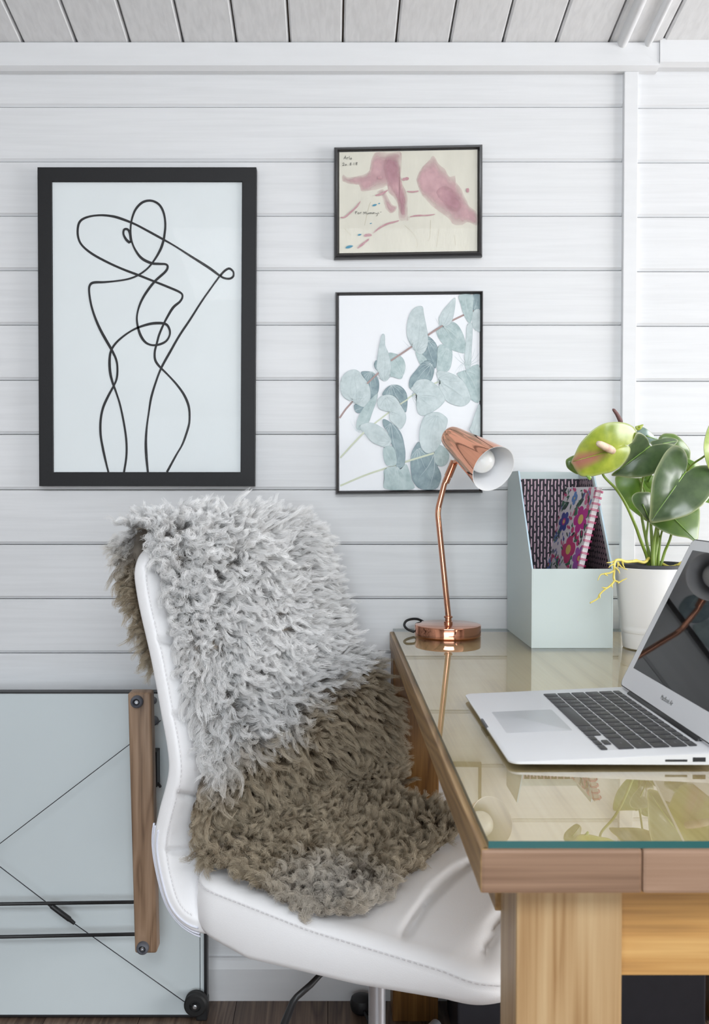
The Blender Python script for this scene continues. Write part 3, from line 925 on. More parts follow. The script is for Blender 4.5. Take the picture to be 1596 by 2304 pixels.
# ================================================================== DESK
ZG = H - .287          # upper face of the glass
ZW = ZG - .006         # upper face of the oak top
YF, YB = .755, D - .013
XL, XR = .1225, .86
ZU = ZW - .0365
desk = empty('desk', ((XL + XR) / 2, (YF + YB) / 2, 0), 'oak desk with a glass sheet over its pale top', 'desk')
lip = .0085
o = G().box((XL + lip, YF + lip, ZU + .004), (XR - lip, YB, ZW - .0006)).build('desk_top', M['oak_pale'], desk)
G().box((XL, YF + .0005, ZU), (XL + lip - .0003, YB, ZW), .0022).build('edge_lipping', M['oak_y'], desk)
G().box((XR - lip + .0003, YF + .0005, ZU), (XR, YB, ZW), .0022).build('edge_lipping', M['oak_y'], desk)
x_j = at(1447, 1960, YF)[0]
G().box((XL + .0003, YF, ZU), (x_j - .0002, YF + lip - .0003, ZW), .0028).build('front_lipping', M['oak_end'], desk)
G().box((x_j + .0002, YF, ZU), (XR - .0003, YF + lip - .0003, ZW), .0028).build('front_lipping', M['oak_end'], desk)
# legs
lx0, lx1, ly0, ly1 = .158, .2485, .785, .86
G().box((lx0, ly0, 0), (lx1, ly1, ZU), .0025).build('leg', M['oak_z'], desk)
G().box((XR - .1265, ly0, 0), (XR - .036, ly1, ZU), .0025).build('leg', M['oak_z'], desk)
ybl = atz(920, 2299, 0)[1]
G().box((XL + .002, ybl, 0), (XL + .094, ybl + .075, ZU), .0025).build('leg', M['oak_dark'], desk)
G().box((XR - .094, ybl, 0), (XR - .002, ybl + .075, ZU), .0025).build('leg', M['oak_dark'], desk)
zap = at(1500, 2195, .80)[2]
G().box((lx1, .80, zap), (XR - .1265, .82, ZU), .0015).build('front_apron', M['oak_x'], desk)
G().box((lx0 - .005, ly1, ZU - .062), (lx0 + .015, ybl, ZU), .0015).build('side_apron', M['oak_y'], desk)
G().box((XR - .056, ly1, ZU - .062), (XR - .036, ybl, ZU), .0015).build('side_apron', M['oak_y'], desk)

gx0, gy0 = .1292, .7455 + .012
V = [(gx0, gy0, ZW), (XR - .006, gy0, ZW), (XR - .006, YB, ZW), (gx0, YB, ZW), (gx0, gy0, ZG), (XR - .006, gy0, ZG), (XR - .006, YB, ZG), (gx0, YB, ZG)]
gl = G(); gl.V = V; gl.F = [(4, 5, 6, 7), (0, 1, 5, 4), (1, 2, 6, 5), (2, 3, 7, 6), (3, 0, 4, 7)]; gl.M = [0, 1, 1, 1, 1]
o = gl.build('glass_sheet', [M['glass_top'], M['glass_edge']])
o['label'] = 'clear glass sheet with teal edges lying on the desk'; o['category'] = 'glass sheet'
# give the sheet a base a hair above the oak
o.location.z = .0002

# charcoal storage box standing under the desk
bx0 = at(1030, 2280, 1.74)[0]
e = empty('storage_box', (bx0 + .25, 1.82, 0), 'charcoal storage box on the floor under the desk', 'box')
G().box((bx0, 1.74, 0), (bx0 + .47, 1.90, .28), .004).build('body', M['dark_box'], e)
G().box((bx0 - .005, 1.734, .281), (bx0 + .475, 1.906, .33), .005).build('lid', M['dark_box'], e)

# ================================================================== LAMP
LY = 1.845
lb = atz(1009, 1431, ZG + .0004)
LX = lb[0]
lamp = empty('desk_lamp', (LX, LY, ZG), 'polished copper desk lamp with tilted cone shade', 'lamp')
bz = ZG + .0004
R0, BH = .0655, .0225
g = G().lathe([(0, 0), (R0 - .002, 0), (R0, .002), (R0, BH - .0022), (R0 - .0008, BH - .0006), (R0 - .0025, BH), (.012, BH + .0001), (0, BH + .0001)], (LX, LY, bz), n=96)
autosmooth(g.build('base', M['copper'], lamp), 40)
g = G().lathe([(.0085, 0), (.0085, .005), (.0065, .006), (.0065, .012), (.0085, .013), (.0085, .016), (.006, .017)], (LX + .001, LY, bz + BH), n=24)
autosmooth(g.build('collar', M['copper'], lamp), 40)


def lampp(x, y):
    return at(x, y, LY)


SA = lampp(1011, 1404); SB = lampp(985, 1150); SC = lampp(1000, 1090); SD = lampp(1022, 1042)
bend = [SA, SA + (SB - SA) * .5, SB + (SA - SB) * .06]
for k in range(1, 8):
    t_ = k / 8
    a = SB + (SA - SB) * .06; c = SB + (SC - SB) * .25
    bend.append(a * (1 - t_) ** 2 + 2 * SB * t_ * (1 - t_) + c * t_ * t_)
bend += [SB + (SC - SB) * .25, SC, SD]
autosmooth(G().tube(bend, .0057, 20).build('stem', M['copper'], lamp), 50)
autosmooth(G().tube([lampp(1003, 1086), lampp(1008, 1074)], .0072, 20).tube([lampp(1008.4, 1073), lampp(1023, 1038)], .0079, 20).build('stem_sleeve', M['copper'], lamp), 50)
# shade: a cone along an axis that tips down towards the viewer
P0 = at(1014, 982, LY)
AXl = .166
axd = np.array([.82 * .63, -.777, -.57 * .60]); axd /= np.linalg.norm(axd)
# aim so that the mouth's centre falls where it is seen
tgt = at(1111, 1055, LY - AXl * .74)
axd = (tgt - P0) / np.linalg.norm(tgt - P0)
AXl = np.linalg.norm(tgt - P0)
r0, r1 = .0225, .0452
prof = [(0, -.001), (r0 - .004, -.001), (r0 - .001, .001), (r0, .004)] + [(r0 + (r1 - r0) * t_, AXl * t_) for t_ in np.linspace(.08, 1, 10)]
sh = G().lathe(prof, P0, axd, 96).build('shade', M['copper'], lamp)
autosmooth(sh, 50)
prof = [(r1, AXl), (r1 - .0012, AXl - .0002)] + [(r0 - .0015 + (r1 - r0) * t_, AXl * t_) for t_ in np.linspace(.98, .06, 10)] + [(0, .01)]
autosmooth(G().lathe(prof, P0, axd, 96).build('shade_lining', M['shade_white'], sh), 50)
bc = P0 + axd * (AXl * .74)
prof = [(.012, -.055), (.0125, -.035)] + [(.0245 * math.sin(a), -.0245 * math.cos(a)) for a in np.linspace(.55, math.pi, 18)]
G().lathe(prof, bc, axd, 40).build('bulb', M['bulb'], sh, True)
sk_p = SD + np.array([.004, -.004, .004])
autosmooth(G().tube([SD, SD + np.array([.008, -.022, .006])], .006, 16).build('joint', M['copper'], lamp), 50)
cord = catmull([(LX - .06, LY + .03, bz + .006), (LX - .073, LY + .035, bz + .014), (LX - .083, LY + .05, bz + .018), (LX - .078, LY + .075, bz + .022), (LX - .05, LY + .092, bz + .03), (LX - .03, LY + .098, bz + .005), (LX - .03, YB - .004 + .006, bz - .05)], 8)
cord = catmull([(LX - .0655, LY + .012, bz + .005), (LX - .079, LY + .018, bz + .010), (LX - .084, LY + .030, bz + .017), (LX - .076, LY + .046, bz + .024), (LX - .055, LY + .062, bz + .024), (LX - .03, LY + .075, bz + .012), (LX, LY + .085, bz + .004), (LX + .06, LY + .087, bz + .0035)], 8)
G().tube(cord, .0026, 10).build('cord', M['black_plastic'], lamp, True)

# ================================================================== FILE BOX AND NOTEBOOK
BX0, BX1, BY0, BY1 = .366, .5145, 1.694, 1.928
BZ = ZG + .0004
ZFr = at(1250, 1280, BY0)[2]
ZBk = at(1150, 1062, BY1)[2]
YSl = 1.822
TH = .0028


def liner():
    """pink paper printed with dark interlocking links"""
    m = bpy.data.materials.new('pink_link_paper'); m.use_nodes = True
    nt = m.node_tree; b = nt.nodes['Principled BSDF']; b.inputs['Roughness'].default_value = .6
    geo = nt.nodes.new('ShaderNodeNewGeometry')
    sp = nt.nodes.new('ShaderNodeSeparateXYZ'); nt.links.new(geo.outputs['Position'], sp.inputs[0])
    ad = nt.nodes.new('ShaderNodeMath'); ad.operation = 'ADD'
    nt.links.new(sp.outputs['X'], ad.inputs[0]); nt.links.new(sp.outputs['Y'], ad.inputs[1])
    nz = nt.nodes.new('ShaderNodeTexNoise'); nz.inputs['Scale'].default_value = 90; nz.inputs['Detail'].default_value = 2
    nt.links.new(geo.outputs['Position'], nz.inputs['Vector'])
    cb = nt.nodes.new('ShaderNodeCombineXYZ')
    m1 = nt.nodes.new('ShaderNodeMath'); m1.operation = 'MULTIPLY_ADD'; m1.inputs[1].default_value = .008; nt.links.new(nz.outputs[0], m1.inputs[0]); nt.links.new(sp.outputs['Z'], m1.inputs[2])
    m2 = nt.nodes.new('ShaderNodeMath'); m2.operation = 'MULTIPLY_ADD'; m2.inputs[1].default_value = .0038; nt.links.new(nz.outputs[0], m2.inputs[0]); nt.links.new(ad.outputs[0], m2.inputs[2])
    nt.links.new(m1.outputs[0], cb.inputs[0]); nt.links.new(m2.outputs[0], cb.inputs[1])
    br = nt.nodes.new('ShaderNodeTexBrick')
    br.inputs['Scale'].default_value = 1.0
    br.inputs['Brick Width'].default_value = .0215
    br.inputs['Row Height'].default_value = .0070
    br.inputs['Mortar Size'].default_value = .0024
    br.inputs['Mortar Smooth'].default_value = .2
    br.inputs['Color1'].default_value = lin((200, 168, 182)); br.inputs['Color2'].default_value = lin((216, 188, 198)); br.inputs['Mortar'].default_value = lin((34, 28, 40))
    nt.links.new(cb.outputs[0], br.inputs['Vector'])
    nt.links.new(br.outputs['Color'], b.inputs['Base Color'])
    return m


M['liner'] = liner()
fb = empty('magazine_file', ((BX0 + BX1) / 2, (BY0 + BY1) / 2, BZ), 'pale mint magazine file with dark patterned lining', 'file box')


def side(x0, x1, name, mats, inner):
    pr_ = [(BY0, BZ), (BY1, BZ), (BY1, ZBk), (YSl, ZBk), (BY0, ZFr)]
    V = [(x0, y, z) for y, z in pr_] + [(x1, y, z) for y, z in pr_]
    g = G(); g.V = V
    g.F = [(4, 3, 2, 1, 0), (5, 6, 7, 8, 9), (0, 1, 6, 5), (1, 2, 7, 6), (2, 3, 8, 7), (3, 4, 9, 8), (4, 0, 5, 9)]
    g.M = [0, 0, 0, 0, 0, 1, 0]
    o_ = g.build(name, [M['mint'], M['mint_edge']], fb)
    yy = [(BY0 + .003, BZ + .004), (BY1 - .003, BZ + .004), (BY1 - .003, ZBk - .0145), (YSl + .004, ZBk - .0145), (BY0 + .003, ZFr - .0145)]
    s_ = -1 if inner < x0 + 1e-6 else 1
    obj('lining', [(inner, y, z) for y, z in yy], [(0, 1, 2, 3, 4) if s_ < 0 else (4, 3, 2, 1, 0)], M['liner'], o_)
    return o_


side(BX0, BX0 + TH, 'left_side', M['mint'], BX0 + TH + .0004)
side(BX1 - TH, BX1, 'right_side', M['mint'], BX1 - TH - .0004)
bk = G().box((BX0 + TH, BY1 - TH, BZ), (BX1 - TH, BY1, ZBk)).build('back_panel', M['mint'], fb)
obj('lining', [(BX0 + TH, BY1 - TH - .0004, BZ + .004), (BX1 - TH, BY1 - TH - .0004, BZ + .004), (BX1 - TH, BY1 - TH - .0004, ZBk - .0145), (BX0 + TH, BY1 - TH - .0004, ZBk - .0145)], [(0, 1, 2, 3)], M['liner'], bk)
G().box((BX0 + TH, BY0, BZ), (BX1 - TH, BY0 + TH, ZFr), .0004).build('front_panel', M['mint'], fb)
G().box((BX0 + TH, BY0 + TH, BZ), (BX1 - TH, BY1 - TH, BZ + .003)).build('bottom_panel', M['mint'], fb)

# notebook leaning on the right side of the file
NP = np.array([.4285, 1.722, BZ + .0045])          # lower near corner of the cover
e2 = np.array([.229, 0, 1.0]); e2 /= np.linalg.norm(e2)      # up the cover
e1 = np.array([-.05, 1.0, 0]); e1 /= np.linalg.norm(e1)     # towards the wall
en = np.cross(e1, e2)                                # points right, away from the viewer's side
if en[0] < 0:
    en = -en
NW, NH, NT = .202, .2975, .0095


def nbp(u, v, t):
    return NP + e1 * u + e2 * v + en * t


nb = empty('spiral_notebook', NP, 'floral spiral notebook with pink wire leaning in the file', 'notebook')


def slab(u0, u1, v0, v1, t0, t1):
    return G().hexa([nbp(u0, v0, t0), nbp(u1, v0, t0), nbp(u1, v0, t1), nbp(u0, v0, t1), nbp(u0, v1, t0), nbp(u1, v1, t0), nbp(u1, v1, t1), nbp(u0, v1, t1)])


M['cover'] = mat('white_notebook_cover', (240, 236, 240), .35)
M['pages'] = mat('notebook_pages', (236, 236, 236), .7)
cv = slab(.006, NW, 0, NH, 0, .0008).build('cover', M['cover'], nb)
slab(.008, NW - .003, .002, NH - .002, .0009, NT - .0012).build('pages', M['pages'], nb)
slab(.006, NW, 0, NH, NT - .001, NT).build('back_cover', M['cover'], nb)
M['pinkwire'] = mat('pink_wire', (214, 40, 120), .3)
g = G()
nl = 25
for k in range(nl):
    v = .008 + (NH - .016) * k / (nl - 1)
    for dv in (-.0011, .0011):
        pts = []
        for j in range(13):
            a = math.pi * 2 * j / 12
            pts.append(nbp(.0065 + .0085 * math.cos(a), v + dv, NT / 2 + (NT / 2 + .003) * math.sin(a)))
        g.tube(pts, .0006, 5, False)
g.build('wire_binding', M['pinkwire'], nb, True)
# printed flowers on the cover
FM = [mat('print_magenta', (196, 44, 146), .4), mat('print_blue', (56, 74, 160), .4), mat('print_purple', (164, 92, 178), .4), mat('print_green', (66, 120, 92), .4), mat('print_darkgreen', (44, 76, 66), .4), mat('print_sky', (98, 146, 206), .4), mat('print_rose', (222, 112, 150), .4), mat('print_yellow', (226, 200, 110), .4), mat('print_crimson', (206, 62, 120), .4)]
S7 = 3.353


def cuv(x, y):
    """zoomed photo position on the cover plane -> cover coordinates"""
    p = onplane(1120 + x / S7, 1030 + y / S7, NP, en) - NP
    return p.dot(e1), p.dot(e2)


g = G()
lay = [0]


def cpoly(uv, m):
    lay[0] += 1
    t_ = -.0002 - .0000025 * lay[0]
    uv = [(min(max(u, .012), NW - .001), min(max(v, .001), NH - .001)) for u, v in uv]
    bm = bmesh.new()
    vs = [bm.verts.new(nbp(u, v, t_)) for u, v in uv]
    f = bm.faces.new(vs)
    bmesh.ops.triangulate(bm, faces=[f], ngon_method='EAR_CLIP')
    g.bm(bm, m)


def flower(x, y, r, m, mc, n=5, su=1.5, ring=True):
    u, v = cuv(x, y)
    pts = []
    for j in range(50):
        a = 2 * math.pi * j / 50
        rr = r * (.62 + .38 * abs(math.cos(a * n / 2 + .3)) ** .6)
        pts.append((u + su * rr * math.cos(a), v + rr * math.sin(a)))
    cpoly(pts, m)
    if ring:
        cpoly([(u + su * r * .36 * math.cos(2 * math.pi * j / 16), v + r * .36 * math.sin(2 * math.pi * j / 16)) for j in range(16)], mc)
    cpoly([(u + su * r * .2 * math.cos(2 * math.pi * j / 12), v + r * .2 * math.sin(2 * math.pi * j / 12)) for j in range(12)], 7)


def leafp(x, y, dx, dy, m=3, w=.3):
    u, v = cuv(x, y); u2, v2 = cuv(x + dx, y + dy)
    du, dv = u2 - u, v2 - v
    nx, ny = -dv * 1.0, du * 1.0
    pts = []
    for t_ in np.linspace(0, 1, 7):
        k_ = w * math.sin(math.pi * t_)
        pts.append((u + du * t_ + nx * k_, v + dv * t_ + ny * k_))
    for t_ in np.linspace(1, 0, 7)[1:-1]:
        k_ = w * math.sin(math.pi * t_)
        pts.append((u + du * t_ - nx * k_, v + dv * t_ - ny * k_))
    cpoly(pts, m)


def dot(x, y, r, m):
    u, v = cuv(x, y)
    cpoly([(u + 1.4 * r * math.cos(2 * math.pi * j / 9), v + r * math.sin(2 * math.pi * j / 9)) for j in range(9)], m)


for (x, y, dx, dy, m, w) in [(600, 420, -22, -40, 3, .35), (650, 455, 52, -60, 3, .22), (545, 390, 10, -50, 3, .3), (480, 400, 30, -60, 3, .2), (490, 380, 50, -50, 4, .2), (470, 350, 40, -20, 3, .2), (620, 345, 40, -100, 4, .16), (600, 350, 50, -40, 4, .2), (590, 360, 30, -20, 4, .25), (650, 520, 12, -60, 4, .22), (670, 560, 30, -70, 4, .2), (640, 600, -18, -50, 4, .3), (630, 610, -10, 40, 4, .3), (650, 580, 30, -20, 4, .3), (655, 605, 25, 10, 4, .3), (480, 545, -28, 10, 3, .35), (560, 760, -10, -20, 3, .4), (545, 800, -20, -50, 3, .3), (430, 760, 20, -60, 4, .2), (440, 790, 20, -70, 3, .2), (460, 810, -20, -60, 3, .2), (410, 700, -30, 30, 4, .3), (390, 740, -20, 50, 4, .25), (480, 730, 20, -60, 3, .15), (500, 800, 10, -60, 3, .15), (625, 215, 10, -45, 4, .25), (700, 480, 15, -50, 3, .2), (690, 410, -10, 60, 3, .12), (520, 330, 20, -60, 3, .15)]:
    leafp(x, y, dx, dy, m, w)
flower(500, 475, .0215, 1, 0, 6); flower(625, 462, .0275, 0, 7, 5); flower(533, 688, .0275, 8, 7, 4); flower(612, 758, .0255, 2, 0, 7); flower(580, 300, .014, 5, 5, 4, 1.2, False); flower(675, 660, .018, 1, 0, 5, .8)
flower(385, 800, .014, 5, 0, 5, 1.2); flower(440, 600, .01, 5, 7, 5, 1.2); flower(405, 620, .011, 5, 7, 5, 1.2)
for (x, y) in [(690, 200), (710, 175), (700, 215), (690, 245), (670, 290), (690, 270), (665, 330), (685, 320), (680, 365), (740, 215), (735, 265), (745, 200), (775, 170), (565, 540), (570, 580), (595, 610), (605, 640), (590, 575)]:
    dot(x, y, .0062, 6 if x > 640 else 8)
for (x, y) in [(545, 240), (535, 290), (560, 215), (570, 200), (490, 570), (480, 620), (500, 610), (490, 650), (430, 700), (445, 710), (470, 770), (440, 690), (480, 745), (715, 360), (728, 310), (722, 395), (470, 800), (455, 640), (610, 200), (430, 590)]:
    leafp(x, y + 14, 3, -30, 1, .3)
for (x, y) in [(550, 190), (580, 235), (510, 270), (455, 440), (430, 540), (535, 520), (550, 450), (420, 735), (385, 715), (530, 815), (610, 190), (440, 480), (660, 250)]:
    for a in range(4):
        leafp(x, y, 14 * math.cos(a * 1.7 + .3), 22 * math.sin(a * 1.7 + .3), 8, .25)
flowers_ = [(500, 475), (625, 462), (533, 688), (612, 758), (580, 300), (675, 660)]
for k in range(260):
    u, v = random.uniform(.016, NW - .004), random.uniform(.004, NH - .004)
    if any((abs(u - cuv(*f_)[0]) / .04) ** 2 + (abs(v - cuv(*f_)[1]) / .026) ** 2 < 1 for f_ in flowers_):
        continue
    a = random.uniform(0, 6.28); l_ = random.uniform(.004, .009); m_ = random.choice([3, 3, 3, 4, 4, 1, 1, 8, 8, 6, 5])
    pts = []
    for t_ in np.linspace(0, 2 * math.pi, 9)[:-1]:
        x_, y_ = l_ * math.cos(t_) * 1.0, l_ * .34 * math.sin(t_)
        pts.append((u + 1.3 * (x_ * math.cos(a) - y_ * math.sin(a)), v + x_ * math.sin(a) + y_ * math.cos(a)))
    cpoly(pts, m_)
g.build('floral_print', FM, cv)

# ================================================================== LAPTOP
LX0, LX1, LY0, LY1 = .185, .412, .958, 1.283
zf, zr_ = ZG + .0068, ZG + .0168       # height of the upper plate at the front lip and at the hinge


def ltop(x):
    return zf + (zr_ - zf) * (x - LX0) / (LX1 - LX0)


def rrect(x0, x1, y0, y1, r, n=6):
    pts = []
    for cx, cy, a0 in ((x1 - r, y1 - r, 0), (x0 + r, y1 - r, 90), (x0 + r, y0 + r, 180), (x1 - r, y0 + r, 270)):
        for j in range(n + 1):
            a = math.radians(a0 + 90 * j / n)
            pts.append((cx + r * math.cos(a), cy + r * math.sin(a)))
    return pts


lap = empty('laptop', ((LX0 + LX1) / 2, (LY0 + LY1) / 2, ZG), 'open silver laptop with black keys on the glass', 'laptop')


def plate(x0, x1, y0, y1, r, zfun_lo, zfun_hi, name, m, parent, bev=0.0, n=6):
    a = rrect(x0, x1, y0, y1, r, n)
    b_ = rrect(x0 + bev, x1 - bev, y0 + bev, y1 - bev, max(r - bev, .0003), n)
    k = len(a)
    V = [(x, y, zfun_lo(x)) for x, y in b_] + [(x, y, zfun_lo(x) + bev * .6) for x, y in a] + [(x, y, zfun_hi(x) - bev * .4) for x, y in a] + [(x, y, zfun_hi(x)) for x, y in b_]
    Fc = [tuple(reversed(range(k)))]
    for l in range(3):
        Fc += [(l * k + j, l * k + (j + 1) % k, (l + 1) * k + (j + 1) % k, (l + 1) * k + j) for j in range(k)]
    Fc.append(tuple(range(3 * k, 4 * k)))
    return autosmooth(obj(name, V, Fc, m, parent), 40)


body = plate(LX0, LX1, LY0, LY1, .011, lambda x: ZG + .0030 + .0009 * (1 - (x - LX0) / .227), ltop, 'body', M['alu'], lap, .0012, 8)
for xx in (LX0 + .025, LX1 - .03):
    for yy in (LY0 + .03, LY1 - .03):
        G().lathe([(0, 0), (.007, 0), (.008, .001), (.008, .0042), (0, .0042)], (xx, yy, ZG + .0003), n=20).build('foot', M['black_rubber'], lap)
plate(LX0 + .018, LX0 + .094, (LY0 + LY1) / 2 - .052, (LY0 + LY1) / 2 + .052, .003, lambda x: ltop(x) - .001, lambda x: ltop(x) + .00012, 'trackpad', M['alu_pad'], lap, .0002)
g = G().box((LX0 - .0001, (LY0 + LY1) / 2 - .021, ltop(LX0) - .0034), (LX0 + .003, (LY0 + LY1) / 2 + .021, ltop(LX0) + .0001))
g.build('thumb_notch', M['grey_rubber'], body)
# keyboard well
KY1 = (LY0 + LY1) / 2 + .1365          # user's left end
KX0 = .2865
U = .01883
plate(KX0 - .0012, KX0 + 5.56 * U + .0012, KY1 - 14.5 * U - .0012, KY1 + .0012, .003, lambda x: ltop(x) - .001, lambda x: ltop(x) + .0001, 'keyboard_deck', M['alu'], lap)
rows = [
    (0, 1.0, [('fn', 1), ('ctrl', 1), ('alt', 1), ('cmd', 1.25), ('', 5), ('cmd', 1.25), ('alt', 1)]),
    (1, 1.0, [('shift', 2.25)] + [(c, 1) for c in 'ZXCVBNM,./'] + [('shift', 2.25)]),
    (2, 1.0, [('caps', 1.75)] + [(c, 1) for c in "ASDFGHJKL;'"] + [('return', 1.75)]),
    (3, 1.0, [('tab', 1.5)] + [(c, 1) for c in 'QWERTYUIOP[]'] + [('\\', 1)]),
    (4, 1.0, [('`', 1)] + [(c, 1) for c in '1234567890-='] + [('delete', 1.5)]),
    (5, .56, [('esc', 14.5 / 14)] + [('F%d' % i, 14.5 / 14) for i in range(1, 13)] + [('', 14.5 / 14)]),
]
FNT = {}


def text_mesh(s, size):
    if (s, size) not in FNT:
        c = bpy.data.curves.new('lettering', 'FONT')
        c.body = s; c.size = size; c.align_x = 'CENTER'; c.align_y = 'CENTER'; c.resolution_u = 2
        o = bpy.data.objects.new('lettering', c)
        COL.objects.link(o)
        dg = bpy.context.evaluated_depsgraph_get()
        me = bpy.data.meshes.new_from_object(o.evaluated_get(dg))
        FNT[(s, size)] = ([v.co.copy() for v in me.vertices], [tuple(p.vertices) for p in me.polygons])
        bpy.data.objects.remove(o); bpy.data.curves.remove(c); bpy.data.meshes.remove(me)
    return FNT[(s, size)]


def key(x0, x1, ya, yb, leg):
    gp = .0012
    k = plate(x0 + gp, x1 - gp, yb + gp, ya - gp, .0014, lambda x: ltop(x) + .0001, lambda x: ltop(x) + .0013, 'key', M['key'], lap, .0003, 3)
    if leg:
        sz = .0062 if len(leg) == 1 else .0030
        vs, fs = text_mesh(leg, sz)
        cx, cy = (x0 + x1) / 2, (ya + yb) / 2
        V = [(cx + v.y, cy - v.x, ltop(cx + v.y) + .00136) for v in vs]
        if V:
            obj('legend', V, fs, M['legend'], k)


for r, hgt, ks in rows:
    y = KY1
    x0 = KX0 + r * U
    for leg, w in ks:
        key(x0, x0 + hgt * U, y, y - w * U, leg)
        y -= w * U
    if r == 0:
        key(x0, x0 + .5 * U, y, y - U, '')
        key(x0, x0 + .5 * U, y - U, y - 2 * U, '')
        key(x0 + .5 * U, x0 + U, y - U, y - 2 * U, '')
        key(x0, x0 + .5 * U, y - 2 * U, y - 3 * U, '')
# ports on the side facing the viewer
for (xa, xb, h_, nm) in ((.346, .369, .0023, 'card_slot'), (.3745, .388, .0046, 'usb_port'), (.3935, .401, .0046, 'display_port')):
    zc = ltop((xa + xb) / 2) - .0062
    p_ = G().box((xa, LY0 - .0002, zc - h_ / 2), (xb, LY0 + .004, zc + h_ / 2), .0002).build(nm, M['black_plastic'], body)
# hinge
hx, hz = LX1 - .012, zr_ - .0012
G().tube([(hx, LY0 + .045, hz), (hx, LY1 - .045, hz)], .0047, 14).build('hinge', M['black_plastic'], lap, True)
# lid
TILT = math.radians(26.3)
ld = np.array([math.sin(TILT), 0, math.cos(TILT)])     # up the lid
ln = np.array([-math.cos(TILT), 0, math.sin(TILT)])    # out of the screen towards the user
LB = np.array([LX1 - .0125, 0, zr_ + .0022])
LH = .2255


def lp(y, v, t):
    return LB + ld * v + ln * t + np.array([0, y, 0])


def lid_plate(y0, y1, v0, v1, r, t0, t1, name, m, parent, n=8):
    a = rrect(y0, y1, v0, v1, r, n); k = len(a)
    V = [lp(y, v, t0) for y, v in a] + [lp(y, v, t1) for y, v in a]
    Fc = [tuple(reversed(range(k))), tuple(range(k, 2 * k))] + [(j, (j + 1) % k, k + (j + 1) % k, k + j) for j in range(k)]
    o_ = obj(name, V, Fc, m, parent)
    bm = bmesh.new(); bm.from_mesh(o_.data); bmesh.ops.recalc_face_normals(bm, faces=bm.faces[:]); bm.to_mesh(o_.data); bm.free()
    return autosmooth(o_, 40)


lid = lid_plate(LY0, LY1, 0, LH, .011, -.0045, 0, 'lid', M['alu'], lap)
lid_plate(LY0 + .0005, LY1 - .0005, .0005, LH - .0005, .0105, 0, .0004, 'rubber_seal', M['black_rubber'], lid)
lid_plate(LY0 + .0018, LY1 - .0018, .0018, LH - .0018, .0095, 0, .0007, 'bezel', M['alu'], lid)
lid_plate(LY0 + .0195, LY1 - .0195, .030, LH - .0165, .0008, .0002, .0009, 'display', M['screen'], lid)
vs, fs = text_mesh('MacBook Air', .0085)
obj('lettering', [lp((LY0 + LY1) / 2 - v.x * .86, .0165 + v.y, .0009) for v in vs], fs, M['pencil'], lid)

# ================================================================== POTTED ANTHURIUM
S8 = 4.483


def q8(x, y):
    return 1240 + x / S8, 900 + y / S8


PC = np.array([.5885, 1.70, ZG + .0004])
PH = at(1470, 1275, 1.70)[2] - PC[2]
plant = empty('potted_anthurium', PC, 'green anthurium in a tapered white pot with yellow roots', 'plant')
rb, rt = .0525, .0672
prof = [(0, 0), (rb - .004, 0), (rb - .0005, .002), (rb, .006), (rb + .0018, .030), (rb + .0028, .0305), (rb + .0035, .0335), (rb + .0040, .0375), (rb + .0036, .0395)] + [(rb + .0042 + (rt - rb - .0042) * t_, .042 + (PH - .042) * t_) for t_ in np.linspace(.02, .97, 8)] + [(rt + .0002, PH - .001), (rt - .0006, PH), (rt - .0022, PH - .0005), (rt - .003, PH - .02)]
pot = G().lathe(prof, PC, n=80).build('pot', M['pot_white'], plant)
autosmooth(pot, 45)
ri = rt - .0032
prof = [(ri, PH - .03), (ri, PH + .0055), (ri - .0012, PH + .0065), (ri - .0035, PH + .0055), (ri - .0045, PH - .012)]
autosmooth(G().lathe(prof, PC, n=64).build('nursery_pot', M['pot_dark'], plant), 45)
V, Fc = [tuple(PC + [0, 0, PH - .004])], []
for r_ in range(1, 7):
    for j in range(28):
        a = 2 * math.pi * j / 28; rr = (ri - .004) * r_ / 6
        V.append(tuple(PC + [rr * math.cos(a), rr * math.sin(a), PH - .005 + .003 * mnoise.noise((rr * 90 * math.cos(a), rr * 90 * math.sin(a), 1))]))
for j in range(28):
    Fc.append((0, 1 + j, 1 + (j + 1) % 28))
for r_ in range(5):
    for j in range(28):
        a, b_ = 1 + r_ * 28, 1 + (r_ + 1) * 28
        Fc.append((a + j, b_ + j, b_ + (j + 1) % 28, a + (j + 1) % 28))
obj('soil', V, Fc, M['soil'], plant, True)


